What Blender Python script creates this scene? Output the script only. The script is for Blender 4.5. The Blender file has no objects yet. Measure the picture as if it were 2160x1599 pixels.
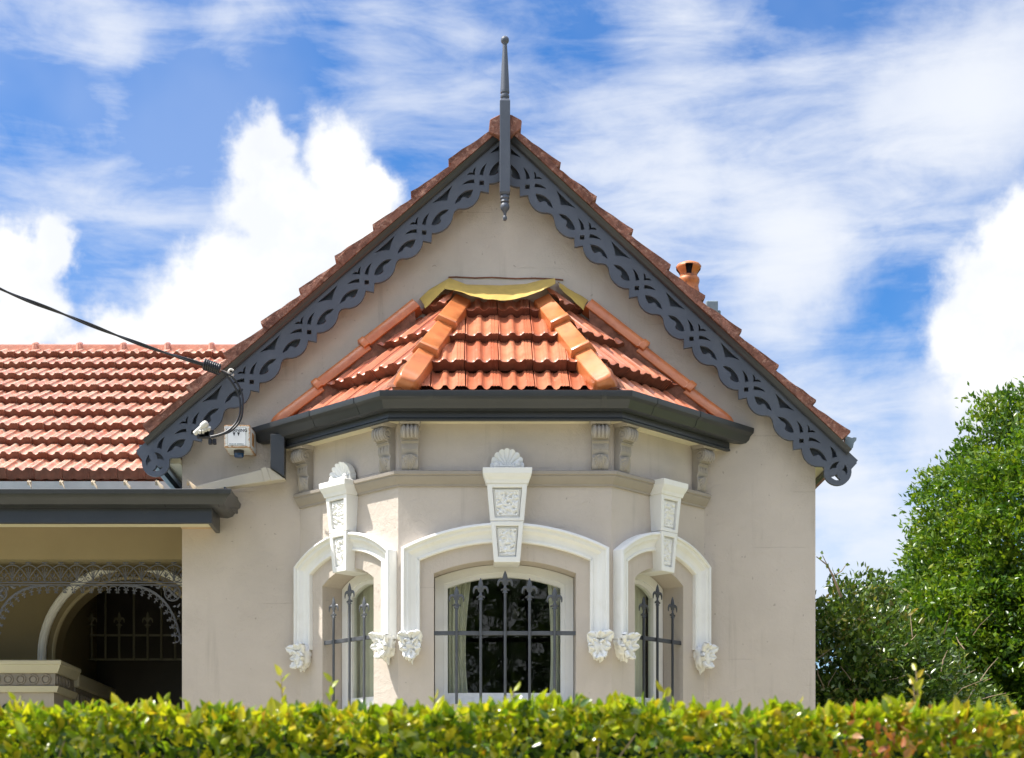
import bpy, bmesh, math, random
import numpy as np
from mathutils import Vector, Matrix, noise
from mathutils.geometry import tessellate_polygon

R = math.radians
rnd = random.Random(11)
nrs = np.random.RandomState(5)
scene = bpy.context.scene
col = scene.collection

# ------------------------------------------------------------------ camera
FPX, CX, HY, CZ = 3385.0, 975.0, 1766.0, 1.6      # focal length in photo pixels, principal point, eye height
cam_d = bpy.data.cameras.new('camera')
cam = bpy.data.objects.new('camera', cam_d); col.objects.link(cam)
cam.location = (0, 0, CZ); cam.rotation_euler = (R(90), 0, 0)
cam_d.sensor_width = 36; cam_d.lens = FPX / 2160 * 36
cam_d.shift_x = (1080 - CX) / 2160; cam_d.shift_y = (HY - 799.5) / 2160
cam_d.clip_start = 0.1; cam_d.clip_end = 3000
cam_d.dof.use_dof = True; cam_d.dof.focus_distance = 10.3; cam_d.dof.aperture_fstop = 7.0
scene.camera = cam

# ------------------------------------------------------------------ light
LIGHT = Vector((0.60, 0.035, -1.0)).normalized()     # direction the sunlight travels
SUN_EL = math.asin(-LIGHT.z); SUN_AZ = math.atan2(-LIGHT.x, -LIGHT.y)
sd = bpy.data.lights.new('sun', 'SUN'); sd.energy = 3.1; sd.angle = R(0.53); sd.color = (1.0, 0.955, 0.88)
sun = bpy.data.objects.new('sun', sd); col.objects.link(sun)
sun.rotation_euler = LIGHT.to_track_quat('-Z', 'Y').to_euler(); sun.location = (-12, -2, 22)
SKY_STRENGTH = 0.12
vs = scene.view_settings
vs.view_transform = 'Standard'; vs.look = 'None'; vs.gamma = 1; vs.use_curve_mapping = False
vs.exposure = 1.48
scene.render.engine = 'CYCLES'
scene.cycles.max_bounces = 8; scene.cycles.diffuse_bounces = 4; scene.cycles.transparent_max_bounces = 12
scene.cycles.use_denoising = True

class NT:
    """little helper for node trees"""
    def __init__(s, nt): s.nt = nt
    def n(s, t, **k):
        nd = s.nt.nodes.new(t)
        for a, v in k.items(): setattr(nd, a, v)
        return nd
    def put(s, sock, v):
        if hasattr(v, 'is_output'): s.nt.links.new(v, sock)
        elif v is not None: sock.default_value = v
    def m(s, op, a, b=None, c=None, clamp=False):
        nd = s.n('ShaderNodeMath', operation=op, use_clamp=clamp)
        for i, v in enumerate((a, b, c)):
            if v is not None: s.put(nd.inputs[i], v)
        return nd.outputs[0]
    def v(s, op, a, b=None, out=0):
        nd = s.n('ShaderNodeVectorMath', operation=op)
        s.put(nd.inputs[0], a)
        if b is not None:
            if op == 'SCALE': s.put(nd.inputs[3], b)
            else: s.put(nd.inputs[1], b)
        return nd.outputs[out]
    def mr(s, x, a, b, c=0.0, d=1.0, smooth=True):
        nd = s.n('ShaderNodeMapRange', interpolation_type='SMOOTHSTEP' if smooth else 'LINEAR')
        for i, q in enumerate((x, a, b, c, d)): s.put(nd.inputs[i], q)
        return nd.outputs[0]
    def noise(s, vec, scale, detail=4, rough=.55, dist=0.0, out=0):
        nd = s.n('ShaderNodeTexNoise')
        if vec is not None: s.put(nd.inputs['Vector'], vec)
        nd.inputs['Scale'].default_value = scale; nd.inputs['Detail'].default_value = detail
        nd.inputs['Roughness'].default_value = rough; nd.inputs['Distortion'].default_value = dist
        return nd.outputs[out]
    def mix(s, f, a, b, blend='MIX'):
        nd = s.n('ShaderNodeMix', data_type='RGBA', blend_type=blend)
        s.put(nd.inputs[0], f)
        for i, q in ((6, a), (7, b)):
            s.put(nd.inputs[i], q if hasattr(q, 'is_output') else tuple(q) + (1.0,) * (4 - len(q)))
        return nd.outputs[2]
    def ramp(s, f, stops):
        nd = s.n('ShaderNodeValToRGB'); s.put(nd.inputs[0], f)
        cr = nd.color_ramp
        while len(cr.elements) < len(stops): cr.elements.new(0.5)
        for e, (p, c) in zip(cr.elements, stops): e.position = p; e.color = tuple(c) + (1.0,) * (4 - len(c))
        return nd.outputs[0]

# ---- the sky: Nishita sky with procedural clouds laid over it by direction
world = bpy.data.worlds.new('World'); scene.world = world; world.use_nodes = True
wn = world.node_tree; wn.nodes.clear(); W = NT(wn)
sky = W.n('ShaderNodeTexSky', sky_type='NISHITA')
sky.sun_disc = False; sky.sun_elevation = SUN_EL; sky.sun_rotation = SUN_AZ % (2 * math.pi)
sky.altitude = 50; sky.air_density = 1.0; sky.dust_density = 0.6; sky.ozone_density = 2.0
D = W.n('ShaderNodeTexCoord').outputs['Generated']
def cdir(px, py): return Vector(((px - CX) / FPX, 1.0, (HY - py) / FPX)).normalized()
fb1 = W.noise(D, 22, 7, .60)                     # billows
fbv = W.noise(D, 30, 5, .6, out=1)
warp = W.v('SCALE', W.v('SUBTRACT', fbv, (.5, .5, .5)), 0.030)
DW = W.v('ADD', D, warp)
def blob(vec, px, py, r):
    d = W.v('DISTANCE', vec, tuple(cdir(px, py)), out=1)
    return W.m('SUBTRACT', 1.0, W.m('DIVIDE', d, r / FPX * 0.93))
def union(vec, lst):
    acc = None
    for b in lst:
        q = blob(vec, *b)
        acc = q if acc is None else W.m('SMOOTH_MAX', acc, q, 0.25)
    return acc
cum = union(DW, [(560, 335, 100), (715, 335, 100), (790, 395, 80), (590, 440, 150), (730, 480, 150), (640, 570, 190),
                 (500, 630, 170), (400, 700, 170), (280, 745, 140), (160, 770, 90), (30, 560, 110), (100, 520, 70), (70, 650, 100), (-10, 740, 150),
                 (2140, 640, 190), (2190, 500, 130), (2050, 700, 110), (2110, 800, 130)])
cum = W.m('ADD', cum, W.m('MULTIPLY', W.m('SUBTRACT', fb1, .5), 1.15))
a_cum = W.mr(cum, 0.0, 0.42)
soft = union(DW, [(1680, 560, 170), (1790, 1060, 150), (1850, 1200, 170), (1720, 1220, 130), (2130, 180, 230), (2040, 900, 170)])
a_soft = W.m('MULTIPLY', W.mr(W.m('ADD', soft, W.m('MULTIPLY', W.m('SUBTRACT', fb1, .5), .9)), -0.1, 0.75), 0.75)
# streaked high cloud
mp = W.n('ShaderNodeMapping'); wn.links.new(D, mp.inputs[0])
mp.inputs['Rotation'].default_value = (0, R(14), 0); mp.inputs['Scale'].default_value = (5.5, 5.5, 26)
ci = W.noise(mp.outputs[0], 1.35, 6, .57, 0.6)
mp2 = W.n('ShaderNodeMapping'); wn.links.new(D, mp2.inputs[0])
mp2.inputs['Rotation'].default_value = (0, R(-52), 0); mp2.inputs['Scale'].default_value = (9, 9, 24)
ci2 = W.noise(mp2.outputs[0], 1.6, 7, .62, 0.9)
ci = W.m('ADD', W.m('MULTIPLY', ci, .62), W.m('MULTIPLY', ci2, .38))
bias = None
for px, py, r, w in [(1450, 330, 330, .16), (1850, 330, 330, .17), (2080, 150, 260, .13), (1700, 560, 220, .16), (1500, 540, 240, .12), (300, 480, 300, .10),
                     (90, 380, 220, .07), (980, 60, 260, .09), (1430, 50, 190, .12), (1650, 830, 260, .10), (1800, 960, 300, .16), (225, 60, 170, .15), (280, 130, 120, .07), (460, 100, 90, .09),
                     (560, 0, 150, .15), (720, 190, 190, .09), (1250, 420, 260, .12), (1990, 330, 200, .08),
                     (380, 210, 150, -.14), (640, 130, 160, -.13), (1830, 650, 170, -.16), (130, 170, 160, -.03)]:
    q = W.m('MULTIPLY', W.m('MAXIMUM', blob(DW, px, py, r), 0.0), w)
    bias = q if bias is None else W.m('ADD', bias, q)
fine = W.noise(mp.outputs[0], 4.5, 6, .65, .4)
cib = W.m('ADD', W.m('ADD', ci, bias), W.m('MULTIPLY', W.m('SUBTRACT', fine, .5), .15))
haze_b = W.mr(W.noise(D, 6, 4, .55), .35, .72, .03, .24)          # thin general veil, never quite even
veil = W.m('MULTIPLY', bias, 2.1, clamp=True)
a_ci = W.m('MAXIMUM', W.m('ADD', W.m('MULTIPLY', W.mr(cib, .37, .80), .72), W.m('MULTIPLY', veil, .50), clamp=True), haze_b)
# the rest of the sky carries the same kind of broken cloud
gen = W.noise(D, 3.2, 8, .58, 0.3)
infront = W.mr(W.v('DOT_PRODUCT', D, tuple(cdir(1080, 800)), out=1), .86, .925)
a_gen = W.m('MULTIPLY', W.mr(gen, .44, .60), W.m('SUBTRACT', 1.0, infront))
alpha = W.m('SUBTRACT', 1.0, W.m('MULTIPLY', W.m('MULTIPLY', W.m('SUBTRACT', 1, a_cum), W.m('SUBTRACT', 1, a_soft)),
                                 W.m('MULTIPLY', W.m('SUBTRACT', 1, a_ci), W.m('SUBTRACT', 1, a_gen))))
hs = W.n('ShaderNodeHueSaturation'); wn.links.new(sky.outputs[0], hs.inputs['Color'])
hs.inputs['Saturation'].default_value = 1.46; hs.inputs['Value'].default_value = 0.545; hs.inputs['Hue'].default_value = 0.508
shade = W.noise(DW, 14, 5, .55)
CLOUD = 3.55
sepD = W.n('ShaderNodeSeparateXYZ'); wn.links.new(D, sepD.inputs[0])
high = W.mr(sepD.outputs[2], .46, .80, 1.0, 4.7)          # high cloud made brighter, added as fill light for the shaded facade
edge = W.mr(cum, .10, .75)
cw = W.mix(W.m('MULTIPLY', W.mr(shade, .36, .60), edge), (CLOUD * .80, CLOUD * .825, CLOUD * .87), (CLOUD * .99, CLOUD * .99, CLOUD * .985))
cw = W.mix(W.m('MULTIPLY', W.mr(W.noise(DW, 9, 5, .6), .52, .70), edge), cw, (CLOUD * .70, CLOUD * .725, CLOUD * .77))
cwhite = W.v('SCALE', cw, high)
cthin = W.mix(W.m('MAXIMUM', W.m('MAXIMUM', a_cum, a_gen), W.m('MULTIPLY', a_soft, .5)), (2.60, 2.74, 3.02), cwhite)
wcol = W.mix(alpha, hs.outputs[0], cthin)
bg = W.n('ShaderNodeBackground'); wn.links.new(wcol, bg.inputs[0]); bg.inputs[1].default_value = SKY_STRENGTH
wo = W.n('ShaderNodeOutputWorld'); wn.links.new(bg.outputs[0], wo.inputs[0])
world.cycles.sampling_method = 'MANUAL'; world.cycles.sample_map_resolution = 512

# ------------------------------------------------------------------ helpers
def P(px, py, Y): return Vector(((px - CX) * Y / FPX, Y, CZ + (HY - py) * Y / FPX))
def PX(px, Y): return (px - CX) * Y / FPX
def PZ(py, Y): return CZ + (HY - py) * Y / FPX

WM = {}
def link(o, parent=None, world=None):
    col.objects.link(o)
    w = world if world is not None else (WM[parent] if parent is not None else Matrix.Identity(4))
    WM[o] = w.copy()
    if parent is not None:
        o.parent = parent; o.matrix_local = WM[parent].inverted() @ w
    else: o.matrix_local = w
    return o
def tag(o, label=None, cat=None, kind=None, group=None):
    if label: o['label'] = label
    if cat: o['category'] = cat
    if kind: o['kind'] = kind
    if group: o['group'] = group
    return o
def empty(name, loc, label, cat, group=None):
    o = bpy.data.objects.new(name, None); o.empty_display_size = .1
    link(o, None, Matrix.Translation(loc)); return tag(o, label, cat, None, group)

class MB:
    def __init__(s): s.v = []; s.f = []
    def add(s, vs_, fs_, mat=None):
        b = len(s.v)
        s.v += [(mat @ Vector(q)) if mat is not None else Vector(q) for q in vs_]
        s.f += [tuple(b + i for i in f) for f in fs_]
        return s
    def box(s, x0, x1, y0, y1, z0, z1, mat=None):
        vs_ = [(x, y, z) for x in (x0, x1) for y in (y0, y1) for z in (z0, z1)]
        return s.add(vs_, [(0, 1, 3, 2), (4, 6, 7, 5), (0, 4, 5, 1), (2, 3, 7, 6), (0, 2, 6, 4), (1, 5, 7, 3)], mat)
    def hexa(s, pts, mat=None):   # 8 pts: bottom 4 ring, top 4 ring
        return s.add(pts, [(0, 3, 2, 1), (4, 5, 6, 7), (0, 1, 5, 4), (1, 2, 6, 5), (2, 3, 7, 6), (3, 0, 4, 7)], mat)
    def prism(s, outline, holes, fn, h0, h1, mat=None):
        """2D outline with holes, extruded between h0 and h1; fn(u, v, h) -> 3D"""
        loops = [outline] + list(holes)
        tri = tessellate_polygon([[Vector((a, b, 0)) for a, b in L] for L in loops])
        flat = [q for L in loops for q in L]; n = len(flat)
        vs_ = [fn(a, b, h0) for a, b in flat] + [fn(a, b, h1) for a, b in flat]
        fs_ = [tuple(t) for t in tri] + [tuple(i + n for i in reversed(t)) for t in tri]
        k = 0
        for L in loops:
            m = len(L)
            for i in range(m):
                a, b = k + i, k + (i + 1) % m
                fs_.append((a, b, b + n, a + n))
            k += m
        return s.add(vs_, fs_, mat)
    def sweep(s, path, prof, fn, closed_prof=True, caps=True, mat=None):
        """profile (offset to the right of the path, height) swept along a 2D path with mitred corners"""
        pts = [Vector(p) for p in path]; n = len(pts); rows = []
        for i, p in enumerate(pts):
            d0 = (pts[i] - pts[i - 1]).normalized() if i > 0 else None
            d1 = (pts[i + 1] - pts[i]).normalized() if i < n - 1 else None
            if d0 is None: d0 = d1
            if d1 is None: d1 = d0
            n0 = Vector((d0.y, -d0.x)); n1 = Vector((d1.y, -d1.x))
            mdir = (n0 + n1).normalized(); k = 1 / max(.3, mdir.dot(n0))
            rows.append([fn(p.x + mdir.x * o * k, p.y + mdir.y * o * k, h) for o, h in prof])
        m = len(prof); vs_ = [q for r in rows for q in r]; fs_ = []
        for i in range(n - 1):
            for j in range(m if closed_prof else m - 1):
                a = i * m + j; b = i * m + (j + 1) % m
                fs_.append((a, b, b + m, a + m))
        if caps and closed_prof:
            fs_.append(tuple(range(m))); fs_.append(tuple((n - 1) * m + j for j in reversed(range(m))))
        return s.add(vs_, fs_, mat)
    def lathe(s, prof, seg=20, mat=None, skip=None):
        m = len(prof); vs_ = []; fs_ = []
        for i in range(seg):
            a = 2 * math.pi * i / seg
            vs_ += [(r * math.cos(a), r * math.sin(a), z) for r, z in prof]
        for i in range(seg):
            for j in range(m - 1):
                if skip and skip(i, j): continue
                a = i * m + j; b = ((i + 1) % seg) * m + j
                fs_.append((a, b, b + 1, a + 1))
        return s.add(vs_, fs_, mat)
    def tube(s, pts, r, seg=6, mat=None, caps=True, flat=1.0):
        pts = [Vector(p) for p in pts]; n = len(pts); vs_ = []; fs_ = []
        ref = None
        for i, p in enumerate(pts):
            d = (pts[min(i + 1, n - 1)] - pts[max(i - 1, 0)]).normalized()
            if ref is None:
                ref = Vector((0, 1, 0)) if abs(d.y) < .9 else Vector((1, 0, 0))
            b = (ref - d * ref.dot(d)).normalized(); ref = b; c = d.cross(b)
            rr = r[i] if isinstance(r, (list, tuple)) else r
            for k in range(seg):
                a = 2 * math.pi * k / seg + math.pi / seg
                vs_.append(p + b * math.cos(a) * rr * flat + c * math.sin(a) * rr)
        for i in range(n - 1):
            for k in range(seg):
                a = i * seg + k; b_ = i * seg + (k + 1) % seg
                fs_.append((a, b_, b_ + seg, a + seg))
        if caps:
            fs_.append(tuple(reversed(range(seg)))); fs_.append(tuple((n - 1) * seg + k for k in range(seg)))
        return s.add(vs_, fs_, mat)
    def grid(s, fn, nu, nv, mat=None):
        vs_ = [fn(i / nu, j / nv) for i in range(nu + 1) for j in range(nv + 1)]
        fs_ = [(i * (nv + 1) + j, (i + 1) * (nv + 1) + j, (i + 1) * (nv + 1) + j + 1, i * (nv + 1) + j + 1) for i in range(nu) for j in range(nv)]
        return s.add(vs_, fs_, mat)
    def ball(s, c, r, seg=12, sq=(1, 1, 1)):
        c = Vector(c); m = seg // 2
        prof = [(r * math.sin(math.pi * j / m), -r * math.cos(math.pi * j / m)) for j in range(m + 1)]
        return s.lathe(prof, seg, Matrix.Translation(c) @ Matrix.Diagonal((*sq, 1)))
    def mesh(s, name, material, smooth=40, bevel=0, closed=True, cut=None):
        me = bpy.data.meshes.new(name); me.from_pydata([tuple(q) for q in s.v], [], s.f)
        bm = bmesh.new(); bm.from_mesh(me)
        bmesh.ops.remove_doubles(bm, verts=bm.verts, dist=1e-5)
        if closed: bmesh.ops.recalc_face_normals(bm, faces=bm.faces)
        if bevel:
            ed = [e for e in bm.edges if len(e.link_faces) == 2 and e.calc_face_angle(0) > R(32)]
            bmesh.ops.bevel(bm, geom=ed, offset=bevel, segments=1, affect='EDGES', clamp_overlap=True, profile=.5)
        if cut: cut(bm)
        bm.to_mesh(me); bm.free()
        if smooth: me.shade_smooth(); me.set_sharp_from_angle(angle=R(smooth))
        me.materials.append(material)
        return me
    def build(s, name, material, parent=None, world=None, **k):
        return link(bpy.data.objects.new(name, s.mesh(name, material, **k)), parent, world)

def place(name, me, parent, world): return link(bpy.data.objects.new(name, me), parent, world)
def arc_pts(x0, x1, zs, sag, n=16):
    """segmental arch from (x0,zs) to (x1,zs)"""
    hw = (x1 - x0) / 2; cx = (x0 + x1) / 2; rr = (hw * hw + sag * sag) / (2 * sag); a = math.asin(min(1, hw / rr))
    return [(cx + rr * math.sin(-a + 2 * a * i / n), zs + sag - rr + rr * math.cos(-a + 2 * a * i / n)) for i in range(n + 1)]
XZ = lambda u, v, h: (u, h, v)

# ------------------------------------------------------------------ materials
MATS = {}
def mat(name, base, rough=.6, var=.08, vscale=3.0, bump=.0, bscale=60.0, bdist=.004, spec=.5, coat=0, extra=None, metal=0, coords='Object'):
    m = bpy.data.materials.new(name); m.use_nodes = True; nt = m.node_tree; nt.nodes.clear(); N = NT(nt)
    b = N.n('ShaderNodeBsdfPrincipled'); o = N.n('ShaderNodeOutputMaterial'); nt.links.new(b.outputs[0], o.inputs[0])
    tc = N.n('ShaderNodeTexCoord').outputs[coords]
    nz = N.noise(tc, vscale, 5, .6)
    f = N.mr(nz, .3, .7, 1 - var, 1 + var, smooth=False)
    c = N.mix(1.0, base, N.v('SCALE', (1, 1, 1), f), 'MULTIPLY')
    h = N.noise(tc, bscale, 4, .6) if bump else None
    r = rough
    if extra:
        ex = extra(N, tc, c, h)
        c = ex.get('c', c); h = ex.get('h', h); r = ex.get('r', r)
    N.put(b.inputs['Base Color'], c if hasattr(c, 'is_output') else tuple(c) + (1,)); N.put(b.inputs['Roughness'], r)
    b.inputs['Specular IOR Level'].default_value = spec; b.inputs['Metallic'].default_value = metal
    if coat: b.inputs['Coat Weight'].default_value = coat; b.inputs['Coat Roughness'].default_value = .12
    if h is not None and bump:
        bp = N.n('ShaderNodeBump'); bp.inputs['Strength'].default_value = bump; bp.inputs['Distance'].default_value = bdist
        nt.links.new(h, bp.inputs['Height']); nt.links.new(bp.outputs[0], b.inputs['Normal'])
    MATS[name] = m
    return m

def stucco(N, tc, c, h):
    n1 = N.noise(tc, 9, 6, .62, 1.2); n2 = N.noise(tc, 45, 4, .6); n3 = N.noise(tc, 140, 2, .5)
    # trowel ridges: thin bright lines where warped noise passes its middle
    rid = N.m('ABSOLUTE', N.m('SUBTRACT', N.noise(tc, 13, 3, .5, 2.2), .5))
    rid = N.m('MULTIPLY', N.mr(rid, 0.0, .035, 1, 0), N.mr(N.noise(tc, 4, 3, .5), .50, .62))
    hh = N.m('ADD', N.m('ADD', N.m('MULTIPLY', n1, .9), N.m('MULTIPLY', n2, .35)), N.m('ADD', N.m('MULTIPLY', n3, .10), N.m('MULTIPLY', rid, .16)))
    # hairline course joints and cracks
    sep = N.n('ShaderNodeSeparateXYZ'); N.put(sep.inputs[0], tc)
    zz = N.m('ADD', sep.outputs[2], N.m('MULTIPLY', N.noise(tc, 5, 3), .012))
    fr = N.m('ABSOLUTE', N.m('SUBTRACT', N.m('FRACT', N.m('DIVIDE', zz, .372)), .5))
    ln = N.m('MULTIPLY', N.mr(fr, 0, .006, 1, 0), N.mr(N.noise(tc, 2.3, 3), .54, .62))
    stain = N.mr(N.noise(tc, 1.1, 6, .65, .6), .35, .75)
    cc = N.mix(N.m('MULTIPLY', ln, .30), c, (.20, .17, .14))
    cc = N.mix(N.m('MULTIPLY', stain, .24), cc, (.37, .32, .265))
    mps = N.n('ShaderNodeMapping'); N.put(mps.inputs[0], tc); mps.inputs['Scale'].default_value = (9, 9, .55)
    drip = N.m('MULTIPLY', N.mr(N.noise(mps.outputs[0], 1.6, 5, .65, .3), .52, .74), N.mr(N.noise(tc, 1.4, 3), .42, .62))
    cc = N.mix(N.m('MULTIPLY', drip, .34), cc, (.27, .235, .19))
    spk = N.mr(N.noise(tc, 33, 1, .4), .76, .80)
    cc = N.mix(N.m('MULTIPLY', spk, .35), cc, (.16, .13, .10))
    return dict(c=cc, h=N.m('SUBTRACT', hh, N.m('MULTIPLY', ln, .3)))
M_wall = mat('taupe_render', (.56, .492, .425), .85, .05, 1.7, .75, 20, .009, spec=.25, extra=stucco)
def trimx(N, tc, c, h):
    st = N.mr(N.noise(tc, 7, 5, .6, .5), .5, .75)
    return dict(c=N.mix(N.m('MULTIPLY', st, .18), c, (.60, .55, .42)), h=N.m('ADD', N.m('MULTIPLY', N.noise(tc, 30, 4, .6), .7), N.m('MULTIPLY', N.noise(tc, 120, 2), .2)))
M_white = mat('white_masonry_paint', (.83, .82, .785), .55, .03, 4, .25, 30, .003, extra=trimx)
def carvedx(N, tc, c, h):
    vo = N.n('ShaderNodeTexVoronoi', feature='SMOOTH_F1'); N.put(vo.inputs['Vector'], N.v('ADD', tc, N.v('SCALE', N.noise(tc, 50, 2, .5, out=1), .02)))
    vo.inputs['Scale'].default_value = 62
    hh = N.mr(vo.outputs[0], .15, .6, 1, 0)
    return dict(h=hh)
M_vwall = mat('eave_shaded_render', (.35, .295, .185), .85, .06, 1.7, .3, 20, .006, spec=.2)  # render tone darkened to stand in for the shade under the eave
M_vback = mat('verandah_shaded_render', (.215, .175, .10), .88, .06, 1.7, .3, 20, .006, spec=.15)  # darker still: the verandah's inner shade is put into the wall colour
M_band = mat('grey_taupe_trim', (.345, .305, .26), .7, .06, 6, .3, 40, .003, spec=.3)
M_bracket = mat('bracket_paint', (.375, .335, .29), .65, .08, 9, .3, 60, .002, spec=.35)
def greyx(N, tc, c, h):
    w = N.mr(N.noise(tc, 4, 6, .7, .5), .52, .74); g = N.mr(N.noise(tc, 60, 3, .6), .60, .72)
    cc = N.mix(N.m('MULTIPLY', w, .28), c, (.15, .155, .165)); cc = N.mix(N.m('MULTIPLY', g, .25), cc, (.05, .05, .055))
    return dict(c=cc, h=h)
M_grey = mat('charcoal_paint', (.090, .102, .128), .48, .10, 5, .2, 40, .002, spec=.35, extra=greyx)
def gutx(N, tc, c, h):
    d = N.mr(N.noise(tc, 2.5, 6, .7, .4), .45, .8)
    return dict(c=N.mix(N.m('MULTIPLY', d, .35), c, (.075, .074, .07)))
M_gutter = mat('charcoal_gutter', (.036, .039, .044), .34, .12, 3, .06, 30, .001, spec=.5, extra=gutx)
M_gutter_light = mat('worn_grey_gutter', (.42, .41, .385), .5, .15, 4, .1, 30, .001)
M_cream = mat('cream_eave_paint', (.70, .64, .47), .6, .05, 4)
M_tan = mat('tan_eave_lining', (.56, .40, .25), .6, .12, 6)
M_strap = mat('weathered_strap', (.48, .38, .26), .7, .2, 12)

def tilex(rand_amt, lichen, speck):
    def f(N, tc, c, h):
        oi = N.n('ShaderNodeObjectInfo'); rn = oi.outputs['Random']
        vec = N.v('ADD', tc, N.v('SCALE', (13.1, 7.7, 3.3), rn))
        cc = N.mix(rn, c, N.mix(1.0, c, rand_amt, 'MULTIPLY'))
        cc = N.mix(N.m('MULTIPLY', N.mr(N.noise(vec, 9, 5, .6), .40, .72), .55), cc, N.mix(1.0, c, (.62, .42, .36), 'MULTIPLY'))
        li = N.mr(N.noise(vec, 26, 6, .72, .6), lichen, lichen + .09)
        cc = N.mix(N.m('MULTIPLY', li, .75), cc, (.40, .36, .27))
        sp = N.mr(N.noise(vec, 70, 2, .5), speck, speck + .03)
        cc = N.mix(N.m('MULTIPLY', sp, .7), cc, (.62, .55, .44))
        pt = N.mr(N.noise(vec, 5, 4, .6), .3, .75)
        return dict(c=cc, h=h, r=N.m('ADD', N.m('MULTIPLY', li, .35), N.m('ADD', N.m('MULTIPLY', pt, .14), .30)))
    return f
M_btile = mat('glazed_terracotta', (.56, .20, .10), .34, .10, 7, .15, 60, .002, spec=.55, coat=.18, extra=tilex((.80, .60, .55), .64, .72))
M_mtile = mat('weathered_terracotta', (.64, .265, .165), .45, .12, 8, .35, 50, .003, spec=.5, extra=tilex((.82, .66, .60), .47, .63))
M_nose = mat('brown_shaded_tile_nose', (.17, .068, .042), .42, .3, 16, .3, 50, .003, spec=.4, extra=tilex((.8, .7, .7), .64, .80))  # tile ends: partly their own brown, partly shade painted into the colour
M_hip = mat('orange_hip_terracotta', (.60, .195, .062), .30, .10, 5, .1, 40, .002, spec=.55, coat=.22, extra=tilex((.95, .92, .9), .78, .77))
M_mortar = mat('bedding_mortar', (.19, .082, .052), .9, .35, 14, .9, 45, .008, spec=.15)
def vergex(N, tc, c, h):
    a = N.mr(N.noise(tc, 11, 6, .7, .8), .35, .68)
    cc = N.mix(a, (.27, .12, .085), (.13, .058, .043))
    cc = N.mix(N.m('MULTIPLY', N.mr(N.noise(tc, 34, 5, .7), .52, .66), .6), cc, (.46, .27, .20))
    cc = N.mix(N.m('MULTIPLY', N.mr(N.noise(tc, 24, 3, .6, 1), .66, .72), .7), cc, (.06, .04, .035))
    return dict(c=cc, h=N.m('ADD', N.noise(tc, 24, 6, .7), N.m('MULTIPLY', N.noise(tc, 90, 3), .4)))
M_verge = mat('mottled_verge', (.3, .14, .1), .85, .2, 10, .9, 40, .010, spec=.2, extra=vergex)
M_ridge = mat('ridge_terracotta', (.50, .20, .12), .5, .2, 9, .4, 40, .004, extra=tilex((.9, .85, .8), .62, .72))
M_pot = mat('chimney_pot_clay', (.43, .135, .032), .5, .25, 9, .2, 40, .003, extra=lambda N, tc, c, h: dict(
    c=N.mix(N.m('MULTIPLY', N.mr(N.noise(tc, 8, 4, .6, .4), .58, .72), .75), c, (.07, .035, .03))))
M_soot = mat('soot_black', (.012, .012, .016), .9, .1)
M_flash = mat('yellow_flashing', (.50, .335, .075), .55, .14, 12, .3, 30, .004)
M_iron = mat('grey_iron_paint', (.085, .09, .10), .38, .15, 20, .15, 90, .001, spec=.5)
M_irond = mat('dark_iron_paint', (.035, .037, .042), .42, .15, 20, .15, 90, .001, spec=.5)
M_lace = mat('lace_iron_paint', (.15, .16, .20), .5, .1, 20)
M_pipe = mat('beige_downpipe', (.50, .45, .36), .5, .06, 5)
M_dark = mat('dark_interior', (.02, .018, .016), .9, .1)
M_door = mat('dark_door_timber', (.028, .022, .018), .5, .2, 6)
M_vgrille = mat('olive_door_grille', (.16, .15, .11), .5, .1)
M_curt = mat('sheer_curtain', (.72, .70, .60), .9, .08, 8)
M_alarm = mat('rusty_white_enamel', (.78, .78, .74), .4, .03, 5, extra=None)
M_rust = mat('rust_stain', (.45, .22, .07), .8, .4, 25)
M_sign = mat('white_sticker', (.82, .83, .84), .35, .02)
M_ink = mat('black_ink', (.015, .015, .018), .5, .1)
M_blue = mat('blue_strobe_lens', (.012, .045, .12), .2, .2, 8, spec=.6)
M_cable = mat('black_cable', (.018, .018, .022), .42, .2, 20)
M_fuse = mat('grey_white_fitting', (.62, .60, .55), .5, .08)
M_lead = mat('grey_blue_metal', (.17, .22, .25), .5, .2, 8)
M_bark = mat('bark', (.10, .075, .05), .9, .3, 12, .8, 40, .01)
M_twig = mat('pale_twig', (.30, .22, .14), .9, .3, 20)
M_pave = mat('sandstone_paving', (.42, .36, .27), .85, .15, 2, .3, 20, .004)
M_conc = mat('pale_concrete', (.44, .42, .38), .85, .12, 1.3, .3, 30, .003)
M_asph = mat('asphalt', (.06, .06, .062), .9, .15, 6, .4, 80, .003)
M_gravel = mat('bounce_gravel', (.36, .33, .23), .9, .2, 6, .5, 60, .006)
M_lawn = mat('grass_ground', (.13, .15, .035), .9, .35, 5, .8, 30, .02)
M_room = mat('room_wall', (.10, .085, .07), .9, .1)

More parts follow.
